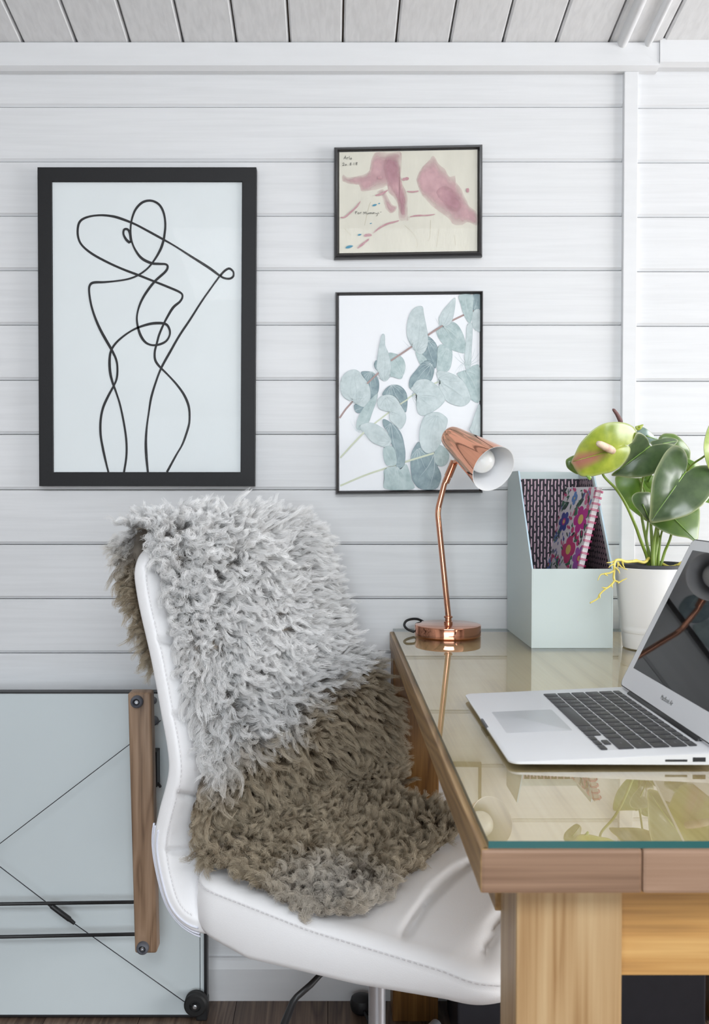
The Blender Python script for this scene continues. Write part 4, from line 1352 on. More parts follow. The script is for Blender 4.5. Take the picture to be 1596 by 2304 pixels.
def plantleaf(name, c_hi, c_lo, rough=.3, blush=None, coat=.9):
    m = bpy.data.materials.new(name); m.use_nodes = True
    nt = m.node_tree; b = nt.nodes['Principled BSDF']
    b.inputs['Roughness'].default_value = rough
    b.inputs['Coat Weight'].default_value = coat; b.inputs['Coat Roughness'].default_value = .22
    b.inputs['Subsurface Weight'].default_value = .0
    b.inputs['Transmission Weight'].default_value = 0
    geo = nt.nodes.new('ShaderNodeNewGeometry')
    nz = nt.nodes.new('ShaderNodeTexNoise'); nz.inputs['Scale'].default_value = 38; nz.inputs['Detail'].default_value = 4
    nt.links.new(geo.outputs['Position'], nz.inputs['Vector'])
    rp = nt.nodes.new('ShaderNodeValToRGB')
    rp.color_ramp.elements[0].position = .32; rp.color_ramp.elements[1].position = .68
    rp.color_ramp.elements[0].color = lin(c_lo); rp.color_ramp.elements[1].color = lin(c_hi)
    nt.links.new(nz.outputs[0], rp.inputs[0])
    last = rp.outputs[0]
    for attr, col, k_ in (('blush', blush, .9), ('rim', (214, 222, 170), .75)):
        if col is None:
            continue
        a = nt.nodes.new('ShaderNodeAttribute'); a.attribute_name = attr
        mu = nt.nodes.new('ShaderNodeMath'); mu.operation = 'MULTIPLY'; mu.inputs[1].default_value = k_
        nt.links.new(a.outputs['Fac'], mu.inputs[0])
        mx = nt.nodes.new('ShaderNodeMix'); mx.data_type = 'RGBA'
        nt.links.new(mu.outputs[0], mx.inputs['Factor']); nt.links.new(last, mx.inputs['A']); mx.inputs['B'].default_value = lin(col)
        last = mx.outputs['Result']
    nt.links.new(last, b.inputs['Base Color'])
    tl = nt.nodes.new('ShaderNodeBsdfTranslucent')
    nt.links.new(last, tl.inputs[0])
    ms = nt.nodes.new('ShaderNodeMixShader'); ms.inputs[0].default_value = .22
    out = [n for n in nt.nodes if n.type == 'OUTPUT_MATERIAL'][0]
    nt.links.new(b.outputs[0], ms.inputs[1]); nt.links.new(tl.outputs[0], ms.inputs[2]); nt.links.new(ms.outputs[0], out.inputs[0])
    return m


PL = {
    'spathe': plantleaf('lime_spathe', (186, 198, 70), (138, 160, 44), .35, blush=(186, 110, 110)),
    'dark': plantleaf('dark_leaf', (92, 116, 74), (64, 88, 52), .3),
    'green': plantleaf('mid_green_leaf', (108, 142, 56), (80, 112, 44), .4),
    'bright': plantleaf('bright_green_leaf', (144, 184, 76), (112, 156, 60), .4),
    'blue': plantleaf('blue_green_leaf', (150, 172, 164), (118, 146, 138), .35),
    'speck': plantleaf('speckled_spathe', (190, 208, 120), (126, 160, 40), .4),
}


def leaf(name, mkey, outline, centre, Y0, gx, gy, cup=.012, fold=0.0, rib=None, blush=None, wav=.002):
    """curved blade: traced outline carried to a tilted, cupped surface of its own depth"""
    P = catmull(outline, 5, True)
    n = len(P)
    c = np.array(centre, float)
    rings = [.0, .18, .36, .55, .72, .86, .95, 1.0]
    size = np.abs(P - c).max()
    if rib is None:
        far = P[np.argmax(np.hypot(*(P - c).T))]
        rib = (c, far)
    ra, rbp = np.array(rib[0], float), np.array(rib[1], float)
    rd = (rbp - ra) / np.linalg.norm(rbp - ra); rn = np.array([-rd[1], rd[0]])

    def Yof(q):
        d = q - c
        l = np.hypot(*d) / size
        s_ = abs(np.dot(q - ra, rn)) / size
        return Y0 + gx * d[0] / S8 / 1230 + gy * d[1] / S8 / 1230 + cup * l * l - fold * s_ + wav * mnoise.noise((q[0] * .011, q[1] * .011, Y0 * 7)) * l

    def world(q, push=0.0):
        x, y = q8(*q)
        return at(x, y, Yof(q) + push)
    V = [world(c)]; rim = [0.0]; bl = [0.0]
    for s_ in rings[1:]:
        for p in P:
            q = c + (p - c) * s_
            V.append(world(q)); rim.append(max(0, (s_ - .9) / .1) ** 2)
    def bfun(q):
        if blush is None:
            return 0.0
        (bx, by), (tx, ty), w_ = blush
        a_ = np.array([bx, by], float); t_ = np.array([tx, ty], float)
        L_ = np.linalg.norm(t_ - a_); dd = (t_ - a_) / L_
        s1 = np.dot(q - a_, dd) / L_; s2 = abs(np.dot(q - a_, [-dd[1], dd[0]]))
        return max(0, 1 - (s2 / (w_ * (0.35 + .65 * max(s1, 0)))) ** 2) * max(0, min(1, s1 * 2.2)) * (1 if s1 < 1.2 else 0)
    bl = [bfun(c)] + [bfun(c + (p - c) * s_) for s_ in rings[1:] for p in P]
    Fc = [(0, 1 + (j + 1) % n, 1 + j) for j in range(n)]
    for r_ in range(len(rings) - 2):
        a, b_ = 1 + r_ * n, 1 + (r_ + 1) * n
        Fc += [(a + j, a + (j + 1) % n, b_ + (j + 1) % n, b_ + j) for j in range(n)]
    o_ = obj(name, V, Fc, PL[mkey], plant, True)
    o_.data.attributes.new('rim', 'FLOAT', 'POINT').data.foreach_set('value', rim)
    o_.data.attributes.new('blush', 'FLOAT', 'POINT').data.foreach_set('value', bl)
    md = o_.modifiers.new('thick', 'SOLIDIFY'); md.thickness = .0009; md.offset = 0
    # midrib
    pts = [world(ra + (rbp - ra) * t_, -.0012) for t_ in np.linspace(0.0, .95, 12)]
    G().tube(pts, np.linspace(.0013, .0005, 12), 6).build('midrib', PL['bright'] if mkey not in ('spathe', 'speck') else PL[mkey], o_, True)
    return world


L = {}
leaf('leaf', 'green', [(150, 620), (172, 588), (245, 558), (300, 600), (330, 700), (280, 748), (220, 727), (165, 682)], (235, 650), 1.665, .2, .1, .008)
leaf('leaf', 'bright', [(655, 770), (760, 780), (900, 785), (1030, 760), (1050, 850), (1040, 1000), (1040, 1150), (985, 1228), (880, 1160), (780, 1080), (700, 980), (660, 880)], (860, 930), 1.735, -.1, .2, .012, rib=((900, 790), (985, 1225)))
leaf('leaf', 'blue', [(862, 340), (880, 295), (930, 275), (990, 310), (1040, 360), (1085, 405), (1020, 440), (950, 420), (900, 390)], (965, 360), 1.70, .3, .2, .008)
leaf('spathe', 'spathe', [(850, 268), (890, 255), (934, 247), (915, 285), (885, 305), (862, 300)], (890, 277), 1.69, .1, .1, .002)
leaf('leaf', 'green', [(1085, 400), (1130, 345), (1190, 338), (1260, 350), (1330, 410), (1400, 500), (1407, 560), (1395, 620), (1330, 660), (1220, 620), (1130, 520)], (1240, 480), 1.715, .1, .2, .012)
leaf('leaf', 'bright', [(1350, 590), (1430, 612), (1505, 660), (1500, 700), (1420, 760), (1350, 700)], (1420, 670), 1.72, .1, .2, .006)
leaf('leaf', 'bright', [(940, 780), (1020, 755), (1040, 850), (1000, 900), (955, 850)], (985, 830), 1.715, 0, .2, .004)
leaf('leaf', 'dark', [(1003, 430), (1060, 405), (1150, 385), (1230, 383), (1280, 405), (1266, 437), (1225, 470), (1150, 500), (1060, 490)], (1130, 440), 1.668, .2, -.5, .006)
leaf('leaf', 'dark', [(815, 990), (850, 940), (920, 928), (1010, 940), (1060, 1050), (1040, 1190), (1000, 1235), (955, 1200), (900, 1132), (840, 1062)], (925, 1050), 1.665, .3, .1, .010)
leaf('leaf', 'green', [(1000, 1232), (1100, 1150), (1260, 1120), (1400, 1100), (1492, 1080), (1503, 1200), (1492, 1320), (1470, 1430), (1380, 1392), (1250, 1370), (1120, 1320), (1050, 1275)], (1280, 1240), 1.655, .1, -.3, .012, rib=((1200, 1150), (1470, 1425)))
leaf('leaf', 'dark', [(614, 762), (640, 725), (700, 682), (760, 600), (785, 520), (790, 450), (830, 400), (870, 330), (925, 342), (975, 392), (1003, 462), (1040, 452), (1110, 442), (1180, 438), (1245, 458), (1200, 520), (1110, 650), (1040, 742), (930, 777), (800, 782), (700, 772)], (960, 560), 1.640, .35, .35, .015, .03, rib=((1003, 462), (614, 762)))
leaf('leaf', 'dark', [(1003, 1231), (1000, 1100), (1008, 950), (1020, 830), (1050, 720), (1100, 620), (1160, 520), (1240, 458), (1320, 478), (1368, 550), (1378, 630), (1362, 722), (1400, 708), (1450, 675), (1530, 660), (1600, 665), (1650, 700), (1662, 800), (1630, 930), (1560, 1030), (1480, 1102), (1380, 1162), (1250, 1202), (1130, 1226)], (1290, 860), 1.612, .1, -.25, .018, .034, rib=((1362, 722), (1003, 1231)))
leaf('spathe', 'spathe', [(205, 625), (235, 560), (285, 455), (345, 378), (425, 300), (520, 243), (620, 222), (720, 225), (800, 250), (850, 290), (868, 340), (850, 400), (790, 447), (715, 460), (655, 480), (700, 458), (760, 452), (797, 482), (797, 530), (762, 600), (700, 672), (610, 727), (520, 747), (400, 772), (300, 765), (255, 715), (220, 655)], (560, 520), 1.600, .25, .3, .014, .006, rib=((615, 510), (205, 625)), blush=((600, 530), (225, 630), 125))
leaf('spathe', 'speck', [(1620, 235), (1580, 290), (1550, 400), (1543, 500), (1565, 620), (1610, 720), (1680, 700), (1740, 560), (1730, 380), (1680, 270)], (1640, 480), 1.60, .5, 0, .016)
leaf('leaf', 'bright', [(1540, 1020), (1600, 985), (1680, 960), (1690, 1010), (1620, 1040), (1560, 1032)], (1610, 1005), 1.66, .1, 0, .004)
leaf('leaf', 'bright', [(355, 765), (400, 770), (408, 790), (392, 806), (372, 790)], (382, 783), 1.61, 0, .2, .002)

M['spadix'] = mat('cream_spadix', (232, 214, 190), .5, var=.25, vscale=60, col2=(206, 166, 150), bump=.5, bscale=900)
M['spadix_dark'] = mat('purple_spadix', (122, 86, 84), .5, var=.3, vscale=60, bump=.5, bscale=900)


def p8(x, y, Y):
    return at(*q8(x, y), Y)


g = G().tube([p8(622, 512, 1.598), p8(600, 498, 1.588), p8(550, 473, 1.574), p8(500, 448, 1.562), p8(478, 440, 1.558), p8(468, 444, 1.556)], [.0062, .0068, .0066, .0058, .0046, .001], 16)
g.build('spadix', M['spadix'], plant, True)
g = G().tube([p8(710, 260, 1.66), p8(700, 205, 1.66), p8(665, 140, 1.655), p8(635, 100, 1.65), p8(622, 90, 1.65)], [.0042, .0042, .0034, .0028, .001], 12)
g.build('spadix', M['spadix_dark'], plant, True)


def stalk(pts, r0=.0022, r1=.0016, name='stalk'):
    P = catmull([p8(*p) for p in pts], 6)
    G().tube(P, np.linspace(r0, r1, len(P)), 8).build(name, M['stem'], plant, True)


stalk([(985, 1670, 1.70), (965, 1570, 1.69), (900, 1400, 1.675), (850, 1260, 1.665), (760, 1060, 1.65), (660, 900, 1.635), (525, 750, 1.625), (560, 640, 1.615), (615, 520, 1.604)], .0034, .0018)
stalk([(1005, 1670, 1.71), (990, 1550, 1.705), (940, 1300, 1.70), (915, 1150, 1.70), (910, 950, 1.70), (930, 790, 1.70), (990, 480, 1.66)], .0034, .0016)
stalk([(1020, 1675, 1.70), (1000, 1560, 1.70), (965, 1400, 1.70), (980, 1240, 1.70), (975, 1000, 1.70), (885, 790, 1.73)], .0028, .0014)
stalk([(1035, 1680, 1.69), (1025, 1500, 1.69), (1010, 1260, 1.69), (1000, 1000, 1.69), (960, 940, 1.68)], .0040, .0016)
stalk([(1030, 1680, 1.68), (1030, 1540, 1.68), (1060, 1320, 1.675), (1120, 1100, 1.66), (1362, 722, 1.62)], .0038, .0016)
stalk([(1060, 1690, 1.70), (1065, 1560, 1.70), (1080, 1420, 1.70), (1085, 1300, 1.70), (1150, 1000, 1.70), (1200, 600, 1.715)], .0046, .0016)
stalk([(1085, 1685, 1.69), (1095, 1500, 1.69), (1120, 1330, 1.685), (1200, 1150, 1.66)], .0026, .0015)
stalk([(1108, 1680, 1.69), (1150, 1530, 1.69), (1212, 1370, 1.68), (1290, 1000, 1.68), (1380, 705, 1.665), (1545, 570, 1.63), (1600, 520, 1.605)], .0028, .0016)
stalk([(1045, 1690, 1.69), (1045, 1600, 1.685), (1065, 1480, 1.685), (1080, 1380, 1.69), (1070, 1320, 1.69)], .0042, .0034)


def root(pts, r0=.0021, r1=.0007):
    P = catmull([p8(*p) for p in pts], 5)
    P = P + np.array([[0, 0, .0008 * mnoise.noise((i * .5, r0 * 999, 0))] for i in range(len(P))])
    G().tube(P, np.linspace(r0, r1, len(P)), 8).build('root', M['root'], plant, True)


root([(990, 1595, 1.69), (940, 1638, 1.675), (860, 1625, 1.665), (760, 1632, 1.655), (700, 1612, 1.645), (655, 1618, 1.638), (638, 1660, 1.634), (640, 1720, 1.634), (633, 1790, 1.634), (640, 1825, 1.634), (600, 1872, 1.632), (540, 1915, 1.63), (490, 1965, 1.63), (470, 2005, 1.63), (395, 2048, 1.628)], .0030, .0012)
for b_ in ([(665, 1618, 1.64), (610, 1635, 1.634), (563, 1643, 1.63)], [(640, 1655, 1.634), (610, 1665, 1.632), (583, 1692, 1.63)], [(638, 1722, 1.634), (590, 1745, 1.63), (540, 1752, 1.628), (500, 1765, 1.626), (473, 1820, 1.624)], [(645, 1822, 1.634), (690, 1836, 1.632), (730, 1815, 1.63), (768, 1800, 1.63)], [(672, 1640, 1.64), (715, 1685, 1.632), (772, 1712, 1.63)], [(718, 1620, 1.65), (730, 1665, 1.632), (745, 1692, 1.63)], [(645, 1690, 1.634), (680, 1715, 1.63), (695, 1750, 1.63)], [(680, 1640, 1.64), (675, 1690, 1.632)], [(690, 1835, 1.632), (680, 1850, 1.63)], [(540, 1752, 1.628), (575, 1775, 1.626)], [(560, 1900, 1.63), (515, 1890, 1.628)], [(612, 1862, 1.632), (622, 1895, 1.63)], [(490, 1965, 1.63), (498, 1998, 1.628)], [(820, 1625, 1.66), (870, 1605, 1.665)]):
    root(b_, .0019, .0006)
root([(1130, 1655, 1.69), (1200, 1682, 1.67), (1270, 1664, 1.66), (1335, 1630, 1.655), (1425, 1662, 1.65)], .0026, .0008)
root([(1270, 1662, 1.66), (1360, 1640, 1.65), (1400, 1640, 1.65)], .0018, .0007)
root([(1270, 1664, 1.66), (1320, 1668, 1.65), (1360, 1655, 1.65)], .0018, .0007)

# ================================================================== FOLDED TABLE LEANING BY THE WALL
TY = 1.865


def tp(x, y, dy=0.0):
    return at(x, y, TY + dy)


ft = empty('folding_table', (-.7, TY, 0), 'white folded table standing on edge with wooden leg and wheel', 'table')
x1t = tp(466, 2200)[0]
zt_ = tp(200, 1557)[2]
x0t = -1.35
zb_ = .006
G().box((x0t, TY, zb_ + .003), (x1t - .004, TY + .022, zt_ - .003)).build('table_panel', M['panel'], ft)
G().box((x0t, TY - .0015, zt_ - .003), (x1t, TY + .023, zt_), .0006).build('edge_strip', M['black_plastic'], ft)
G().box((x0t, TY - .0015, zb_ - .0015), (x1t, TY + .023, zb_ + .003), .0006).build('edge_strip', M['black_plastic'], ft)
G().box((x1t - .006, TY - .0015, zb_ + .003), (x1t, TY + .023, zt_ - .003), .0006).build('edge_strip', M['black_plastic'], ft)
xg = tp(450, 2000)[0]
G().box((xg - .0005, TY - .0005, zb_ + .004), (xg + .0005, TY + .001, zt_ - .004)).build('panel_joint', M['cable'], ft)
# wooden leg
LYa, LYb = 1.775, 1.812
def lgp(x, y, Y):
    return at(x, y, Y)
cA, cB = at(287, 1559, LYa), at(339, 1559, LYa)
cC, cD = at(303, 2146, LYa), at(353, 2146, LYa)
bm = bmesh.new()
vs = [bm.verts.new((c[0], y, c[2])) for y in (LYa, LYb) for c in (cC, cD, cB, cA)]
for f in ((0, 1, 2, 3), (7, 6, 5, 4), (0, 4, 5, 1), (1, 5, 6, 2), (2, 6, 7, 3), (3, 7, 4, 0)):
    bm.faces.new([vs[i] for i in f])
bmesh.ops.bevel(bm, geom=bm.edges[:], offset=.005, segments=3, affect='EDGES', profile=.5)
lg = G().bm(bm).build('wooden_leg', M['mahogany'], ft)
autosmooth(lg, 40)
for (x, y, r) in ((309, 1578, .0118), (322, 2131, .0118)):
    c = at(x, y, LYa)
    f_ = G().lathe([(r, -.0004), (r, .007), (r - .002, .0105), (r * .62, .0115), (r * .55, .010), (r * .5, .004), (0, .004)], c, (0, -1, 0), 28).build('rubber_foot', M['grey_rubber'], lg)
    autosmooth(f_, 40)
    G().lathe([(r * .45, .004), (r * .45, .007), (r * .3, .0085), (r * .16, .0085), (r * .14, .006), (0, .006)], c, (0, -1, 0), 18).build('screw', M['steel'], f_)
# rails
for ya, yb in ((2034, 2029), (2108, 2101)):
    a = at(0, ya, 1.83); b_ = at(345, yb, 1.83)
    d_ = (a - b_); a2 = b_ + d_ * 2.6
    G().tube([a2, b_], .0034, 12).build('steel_rail', M['black_plastic'], ft, True)
# bracing cables
def cabl(pts, nm='cable', r=.0009):
    G().tube([at(x, y, Y) for x, y, Y in pts], r, 6).build(nm, M['cable'], ft, True)
cabl([(-34, 1924, 1.833), (290, 1676, 1.83), (362, 1621, 1.86)])
cabl([(-34, 1924, 1.835), (112, 2036, 1.835)])
cabl([(167, 2078, 1.835), (432, 2266, 1.835)])
an_ = at(-34, 1924, 1.834)
G().lathe([(.004, -.002), (.009, -.002), (.009, .002), (.004, .002), (.004, -.002)], an_, (0, -1, 0), 24).build('anchor_ring', M['steel'], ft)
G().tube([an_ + [-.0065, 0, 0], [an_[0] - .0065, TY + .001, an_[2]]], .002, 8).build('anchor_pin', M['steel'], ft, True)
pe = [at(110, 2034, 1.832), at(114, 2037, 1.832), at(116, 2038, 1.832), at(156, 2068, 1.832), at(158, 2070, 1.832), at(168, 2078, 1.832)]
autosmooth(G().tube(pe, [.0035, .0035, .0052, .0052, .004, .0032], 14).build('turnbuckle', M['black_plastic'], ft), 40)
# wheel at the corner
wc = at(441, 2257, 1.845)
rw = .0228
w_ = G().lathe([(0, -.012), (rw - .003, -.012), (rw, -.009), (rw, -.003), (rw - .003, -.001), (rw - .003, .001), (rw, .003), (rw, .009), (rw - .003, .012), (rw * .5, .0125), (rw * .45, .010), (rw * .3, .010), (rw * .28, .014), (0, .014)], wc, (0, -1, 0), 40).build('wheel', M['black_rubber'], ft)
autosmooth(w_, 35)
G().lathe([(.0045, .013), (.0045, .016), (.003, .0165), (0, .0165)], wc, (0, -1, 0), 16).build('axle_screw', M['steel'], w_)
ck = at(455, 2265, 1.86)
G().box((ck[0] - .012, 1.855, .0015), (x1t + .0012, TY + .024, .04), .003).build('corner_cap', M['black_plastic'], ft)
# black bracket and pads beside the leg
ba, bb = at(343, 1689, 1.845), at(356, 1768, 1.845)
br_ = G().box((ba[0] - .02, 1.835, bb[2]), (bb[0], TY + .001, ba[2]), .001).build('bracket', M['black_plastic'], ft)
sc_ = at(345, 1698, 1.835)
G().lathe([(.0035, 0), (.0035, .002), (0, .0025)], sc_, (0, -1, 0), 12).build('screw', M['steel'], br_)
G().tube([at(346, 1762, 1.84), at(356, 1763, 1.84), at(361, 1770, 1.845)], .003, 10).build('bracket_pin', M['black_plastic'], br_, True)
for (x, y, r) in ((344, 1576, .0085), (347, 1622, .0105)):
    c = at(x, y, TY - .001)
    V = [tuple(c - np.array([0, .004, 0]))]; k = 15
    for s_ in (.5, 1.0):
        for j in range(k):
            a = 2 * math.pi * j / k; rr = r * s_ * (1 + .18 * mnoise.noise((j * 1.3, x, 0)))
            V.append((c[0] + rr * math.cos(a), c[1] + (-.003 if s_ < 1 else .0005) + .001 * mnoise.noise((j * 2.1, y, 0)), c[2] + rr * math.sin(a)))
    Fc = [(0, 1 + (j + 1) % k, 1 + j) for j in range(k)] + [(1 + j, 1 + (j + 1) % k, 1 + k + (j + 1) % k, 1 + k + j) for j in range(k)]
    obj('clear_pad', V, Fc, M['pad'], ft, True)

# small black plug lying by the skirting
pc = at(806, 2240, 1.895)
e = empty('power_adapter', (pc[0], 1.895, 0), 'small black adapter on the floor behind the chair column', 'adapter')
g = G().lathe([(0, 0), (.018, 0), (.023, .006), (.025, .018), (.022, .028), (.010, .034), (0, .035)], (pc[0] + .008, 1.893, .0005), n=24)
autosmooth(g.build('body', M['black_plastic'], e), 30)
G().tube(catmull([(pc[0] + .012, 1.87, .012), (pc[0] + .02, 1.83, .006), (pc[0] + .0, 1.78, .0045), (pc[0] - .08, 1.76, .0045)], 8), .0035, 8).build('cable', M['black_plastic'], e, True)

# ================================================================== OFFICE CHAIR (local frame: +x is the way it faces)
TH_C = math.radians(32)
CO = np.array([.0906 + .025 * math.sin(TH_C), 1.443 + .025 * math.cos(TH_C), 0.0])
CF = np.array([math.cos(TH_C), -math.sin(TH_C), 0]); CL = np.array([math.sin(TH_C), math.cos(TH_C), 0])


def cw(lx, ly, z):
    return CO + CF * lx + CL * ly + np.array([0, 0, z])


def tolocal(p):
    d = np.asarray(p) - CO
    return np.array([d.dot(CF), d.dot(CL), d[2]])


chair = empty('office_chair', CO, 'white faux leather swivel chair with quilted seat and back', 'chair', rz=-TH_C, world_verts=False)

SW = .23
zst_x = [-.26, -.22, -.015, .19, .25, .28]; zst_z = [.478, .476, .460, .459, .452, .444]
zbt_x = [-.26, -.227, -.123, .057, .189, .28]; zbt_z = [.414, .405, .386, .400, .418, .424]


def zst(x):
    return np.interp(x, zst_x, zst_z)


def zbt(x):
    return np.interp(x, zbt_x, zbt_z)


def rr_pts(x0, x1, y0, y1, r, n):
    base = rrect(x0, x1, y0, y1, r, 12)
    P = np.array(base + [base[0]])
    d = np.r_[0, np.cumsum(np.hypot(*np.diff(P, axis=0).T))]
    s = np.linspace(0, d[-1], n + 1)[:-1]
    return np.stack([np.interp(s, d, P[:, 0]), np.interp(s, d, P[:, 1])], 1)


NS = 220
SX0, SX1 = -.247, .272
grooves = [-.145, -.02, .105, .215]


def seat_top(x, y):
    """height of the seat upholstery above the stitch line away from its rim"""
    crown = .021 - .010 * (y / SW) ** 2
    gro = 0.0
    for gx_ in grooves:
        c_ = gx_ + .03 * (y / SW) ** 2 - .012
        gro += .009 * math.exp(-((x - c_) / .0055) ** 2)
    return zst(x) + crown - gro


rings = []
for inset, fz in ((.045, 'b0'), (.012, 'b1'), (.003, 'b2'), (0, 'b3'), (-.0015, 'm'), (0, 's0'), (.002, 's1'), (.0015, 's2'), (.004, 's3'), (.009, 's4'), (.017, 's5')):
    P = rr_pts(SX0 + inset, SX1 - inset, -SW + inset, SW - inset, max(.062 - inset, .02), NS)
    row = []
    for x, y in P:
        a, b_ = zbt(x), zst(x)
        z = {'b0': a, 'b1': a + .001, 'b2': a + .006, 'b3': a + .014, 'm': (a + b_) / 2 + .004, 's0': b_ - .007, 's1': b_ - .001, 's2': b_ + .001, 's3': b_ + .0055, 's4': b_ + .0095, 's5': b_ + .013}[fz]
        row.append((x, y, z))
    rings.append(row)
cx_ = (SX0 + SX1) / 2
base_in = np.array([(x, y) for x, y, z in rings[-1]])
for s_ in np.linspace(.95, .02, 26):
    row = []
    for x, y in base_in:
        X, Y_ = cx_ + (x - cx_) * s_, y * s_
        k_ = min(1.0, (1 - s_) / .22)
        k_ = k_ * k_ * (3 - 2 * k_)
        row.append((X, Y_, (zst(X) + .013) * (1 - k_) + seat_top(X, Y_) * k_))
    rings.append(row)
V = [p for r_ in rings for p in r_]
Fc = []
for i in range(len(rings) - 1):
    for j in range(NS):
        j2 = (j + 1) % NS
        Fc.append((i * NS + j, i * NS + j2, (i + 1) * NS + j2, (i + 1) * NS + j))
Fc.append(tuple((len(rings) - 1) * NS + j for j in range(NS)))
Fc.append(tuple(reversed(range(NS))))
seat = obj('seat', V, Fc, M['leather'], chair, True)
# stitching round the seat rim
P = rr_pts(SX0, SX1, -SW, SW, .062, NS)
g = G()
step = 2
for j in range(0, NS, 1):
    a = P[j]; b_ = P[(j + 1) % NS]
    q = a + (b_ - a) * .62
    g.tube([(a[0], a[1], zst(a[0]) + .0012), (q[0], q[1], zst(q[0]) + .0012)], .0007, 4)
st = g.build('stitching', M['thread'], seat); st['kind'] = 'stuff'

# backrest: a padded shell with an S shaped profile
cprof = [(-.340, .985), (-.326, .905), (-.298, .812), (-.278, .732), (-.264, .672), (-.264, .632), (-.283, .572), (-.293, .528), (-.286, .484), (-.266, .434), (-.238, .409), (-.205, .404)]
BP = catmull(cprof, 7)
dd = np.r_[0, np.cumsum(np.hypot(*np.diff(BP, axis=0).T))]
NB = 190
ss = np.linspace(0, dd[-1], NB)
BP = np.stack([np.interp(ss, dd, BP[:, 0]), np.interp(ss, dd, BP[:, 1])], 1)
BT = np.gradient(BP, axis=0); BT /= np.linalg.norm(BT, axis=1)[:, None]
BN = np.stack([-BT[:, 1], BT[:, 0]], 1)
if BN[10][0] < 0:
    BN = -BN                                  # towards the sitter
BHW, BHT = .23, .0215
LT = dd[-1]


def half_w(s):
    r_ = .055
    w = BHW
    if s < r_:
        w = BHW - r_ + math.sqrt(max(0, r_ * r_ - (r_ - s) ** 2))
    e_ = LT - s
    if e_ < .10:
        w = min(w, BHW - .055 + .055 * math.sqrt(max(0, 1 - ((.10 - e_) / .10) ** 2)))
    return max(w, .02)


def half_t(s):
    r_ = .018
    if s < r_:
        return BHT * math.sqrt(max(.02, 1 - ((r_ - s) / r_) ** 2))
    e_ = LT - s
    if e_ < r_:
        return BHT * math.sqrt(max(.02, 1 - ((r_ - e_) / r_) ** 2))
    return BHT


bgro = [.08, .20, .315, .43, .53]
NC = 72
V = []
for i in range(NB):
    s = ss[i]; hw, ht = half_w(s), half_t(s)
    for j in range(NC):
        a = 2 * math.pi * j / NC
        c_, s__ = math.cos(a), math.sin(a)
        # a flat oval: straight faces with a rounded rim
        yy = math.copysign(abs(c_) ** .28, c_) * hw
        tt = math.copysign(abs(s__) ** .55, s__) * ht
        if tt > 0:
            puff = .006 * (1 - (yy / hw) ** 4)
            gr = sum(.012 * math.exp(-((s - (g_ - .05 * (yy / BHW) ** 2)) / .0055) ** 2) for g_ in bgro)
            tt += (puff - gr * (1 - abs(yy / hw) ** 24)) * (tt / BHT)
        p = BP[i] + BN[i] * tt
        V.append((p[0], yy, p[1]))
Fc = []
for i in range(NB - 1):
    for j in range(NC):
        j2 = (j + 1) % NC
        Fc.append((i * NC + j, i * NC + j2, (i + 1) * NC + j2, (i + 1) * NC + j))
Fc.append(tuple(reversed(range(NC)))); Fc.append(tuple((NB - 1) * NC + j for j in range(NC)))
back = obj('backrest', V, Fc, M['leather'], chair, True)
bm = bmesh.new(); bm.from_mesh(back.data); bmesh.ops.recalc_face_normals(bm, faces=bm.faces[:]); bm.to_mesh(back.data); bm.free()
for sd in (-1, 1):
    g = G()
    for k in range(6, NB - 12, 2):
        hw, ht = half_w(ss[k]), half_t(ss[k])
        a = BP[k] + BN[k] * ht * .72; b_ = BP[k] + (BP[k + 1] - BP[k]) * 1.2 + BN[k] * ht * .72
        g.tube([(a[0], sd * (hw + .0002) * .995, a[1]), (b_[0], sd * (hw + .0002) * .995, b_[1])], .0007, 4)
    st = g.build('stitching', M['thread'], back); st['kind'] = 'stuff'
# ribbed zip strip low on the near side
for q in range(4):
    g = G()
    k0, k1 = int(NB * .70), int(NB * .965)
    pts = []
    for k in range(k0, k1):
        f_ = (k - k0) / (k1 - k0 - 1)
        wv = math.sin(math.pi * f_) ** .5
        off = -BHT * (.95 - .28 * q) * 1.0
        p = BP[k] + BN[k] * off
        hw = half_w(ss[k])
        pts.append((p[0], -hw * (.958 + .014 * q) - .0004, p[1]))
    g.tube(pts, .0016, 8)
    g.build('zip_rib', M['zip'], back, True)

# under-seat mechanism, gas column, star base and castors
mx_ = -.035
G().box((mx_ - .10, -.09, .372), (mx_ + .10, .09, .392), .004).box((mx_ - .05, -.04, .345), (mx_ + .06, .04, .374), .006).build('mechanism', M['black_plastic'], chair)
G().tube([(mx_ - .08, 0, .37), (mx_ - .20, 0, .36), (mx_ - .235, 0, .40), (mx_ - .262, 0, .47), (mx_ - .268, 0, .54)], .014, 12).build('back_bracket', M['black_plastic'], chair, True)
autosmooth(G().lathe([(0, .10), (.0138, .10), (.0138, .295), (.0130, .2955), (.0130, .297), (.0138, .2975), (.0138, .346), (0, .346)], (mx_, 0, 0), n=36).build('gas_column', M['chrome'], chair), 40)
lv = [tolocal(at(722, 2192, 1.36)), tolocal(at(700, 2215, 1.345)), tolocal(at(668, 2243, 1.33)), tolocal(at(660, 2254, 1.33)), tolocal(at(640, 2304, 1.33)), tolocal(at(632, 2330, 1.33))]
lv = [tolocal(at(790, 2160, 1.38))] + lv
G().tube(lv, [.0042, .0042, .0046, .0046, .0052, .006, .006], 12).build('lever', M['black_plastic'], chair, True)
hub = autosmooth(G().lathe([(0, .055), (.035, .055), (.04, .07), (.036, .10), (.022, .115), (.0145, .12), (0, .12)], (mx_, 0, 0), n=32).build('base_hub', M['chrome'], chair), 40)
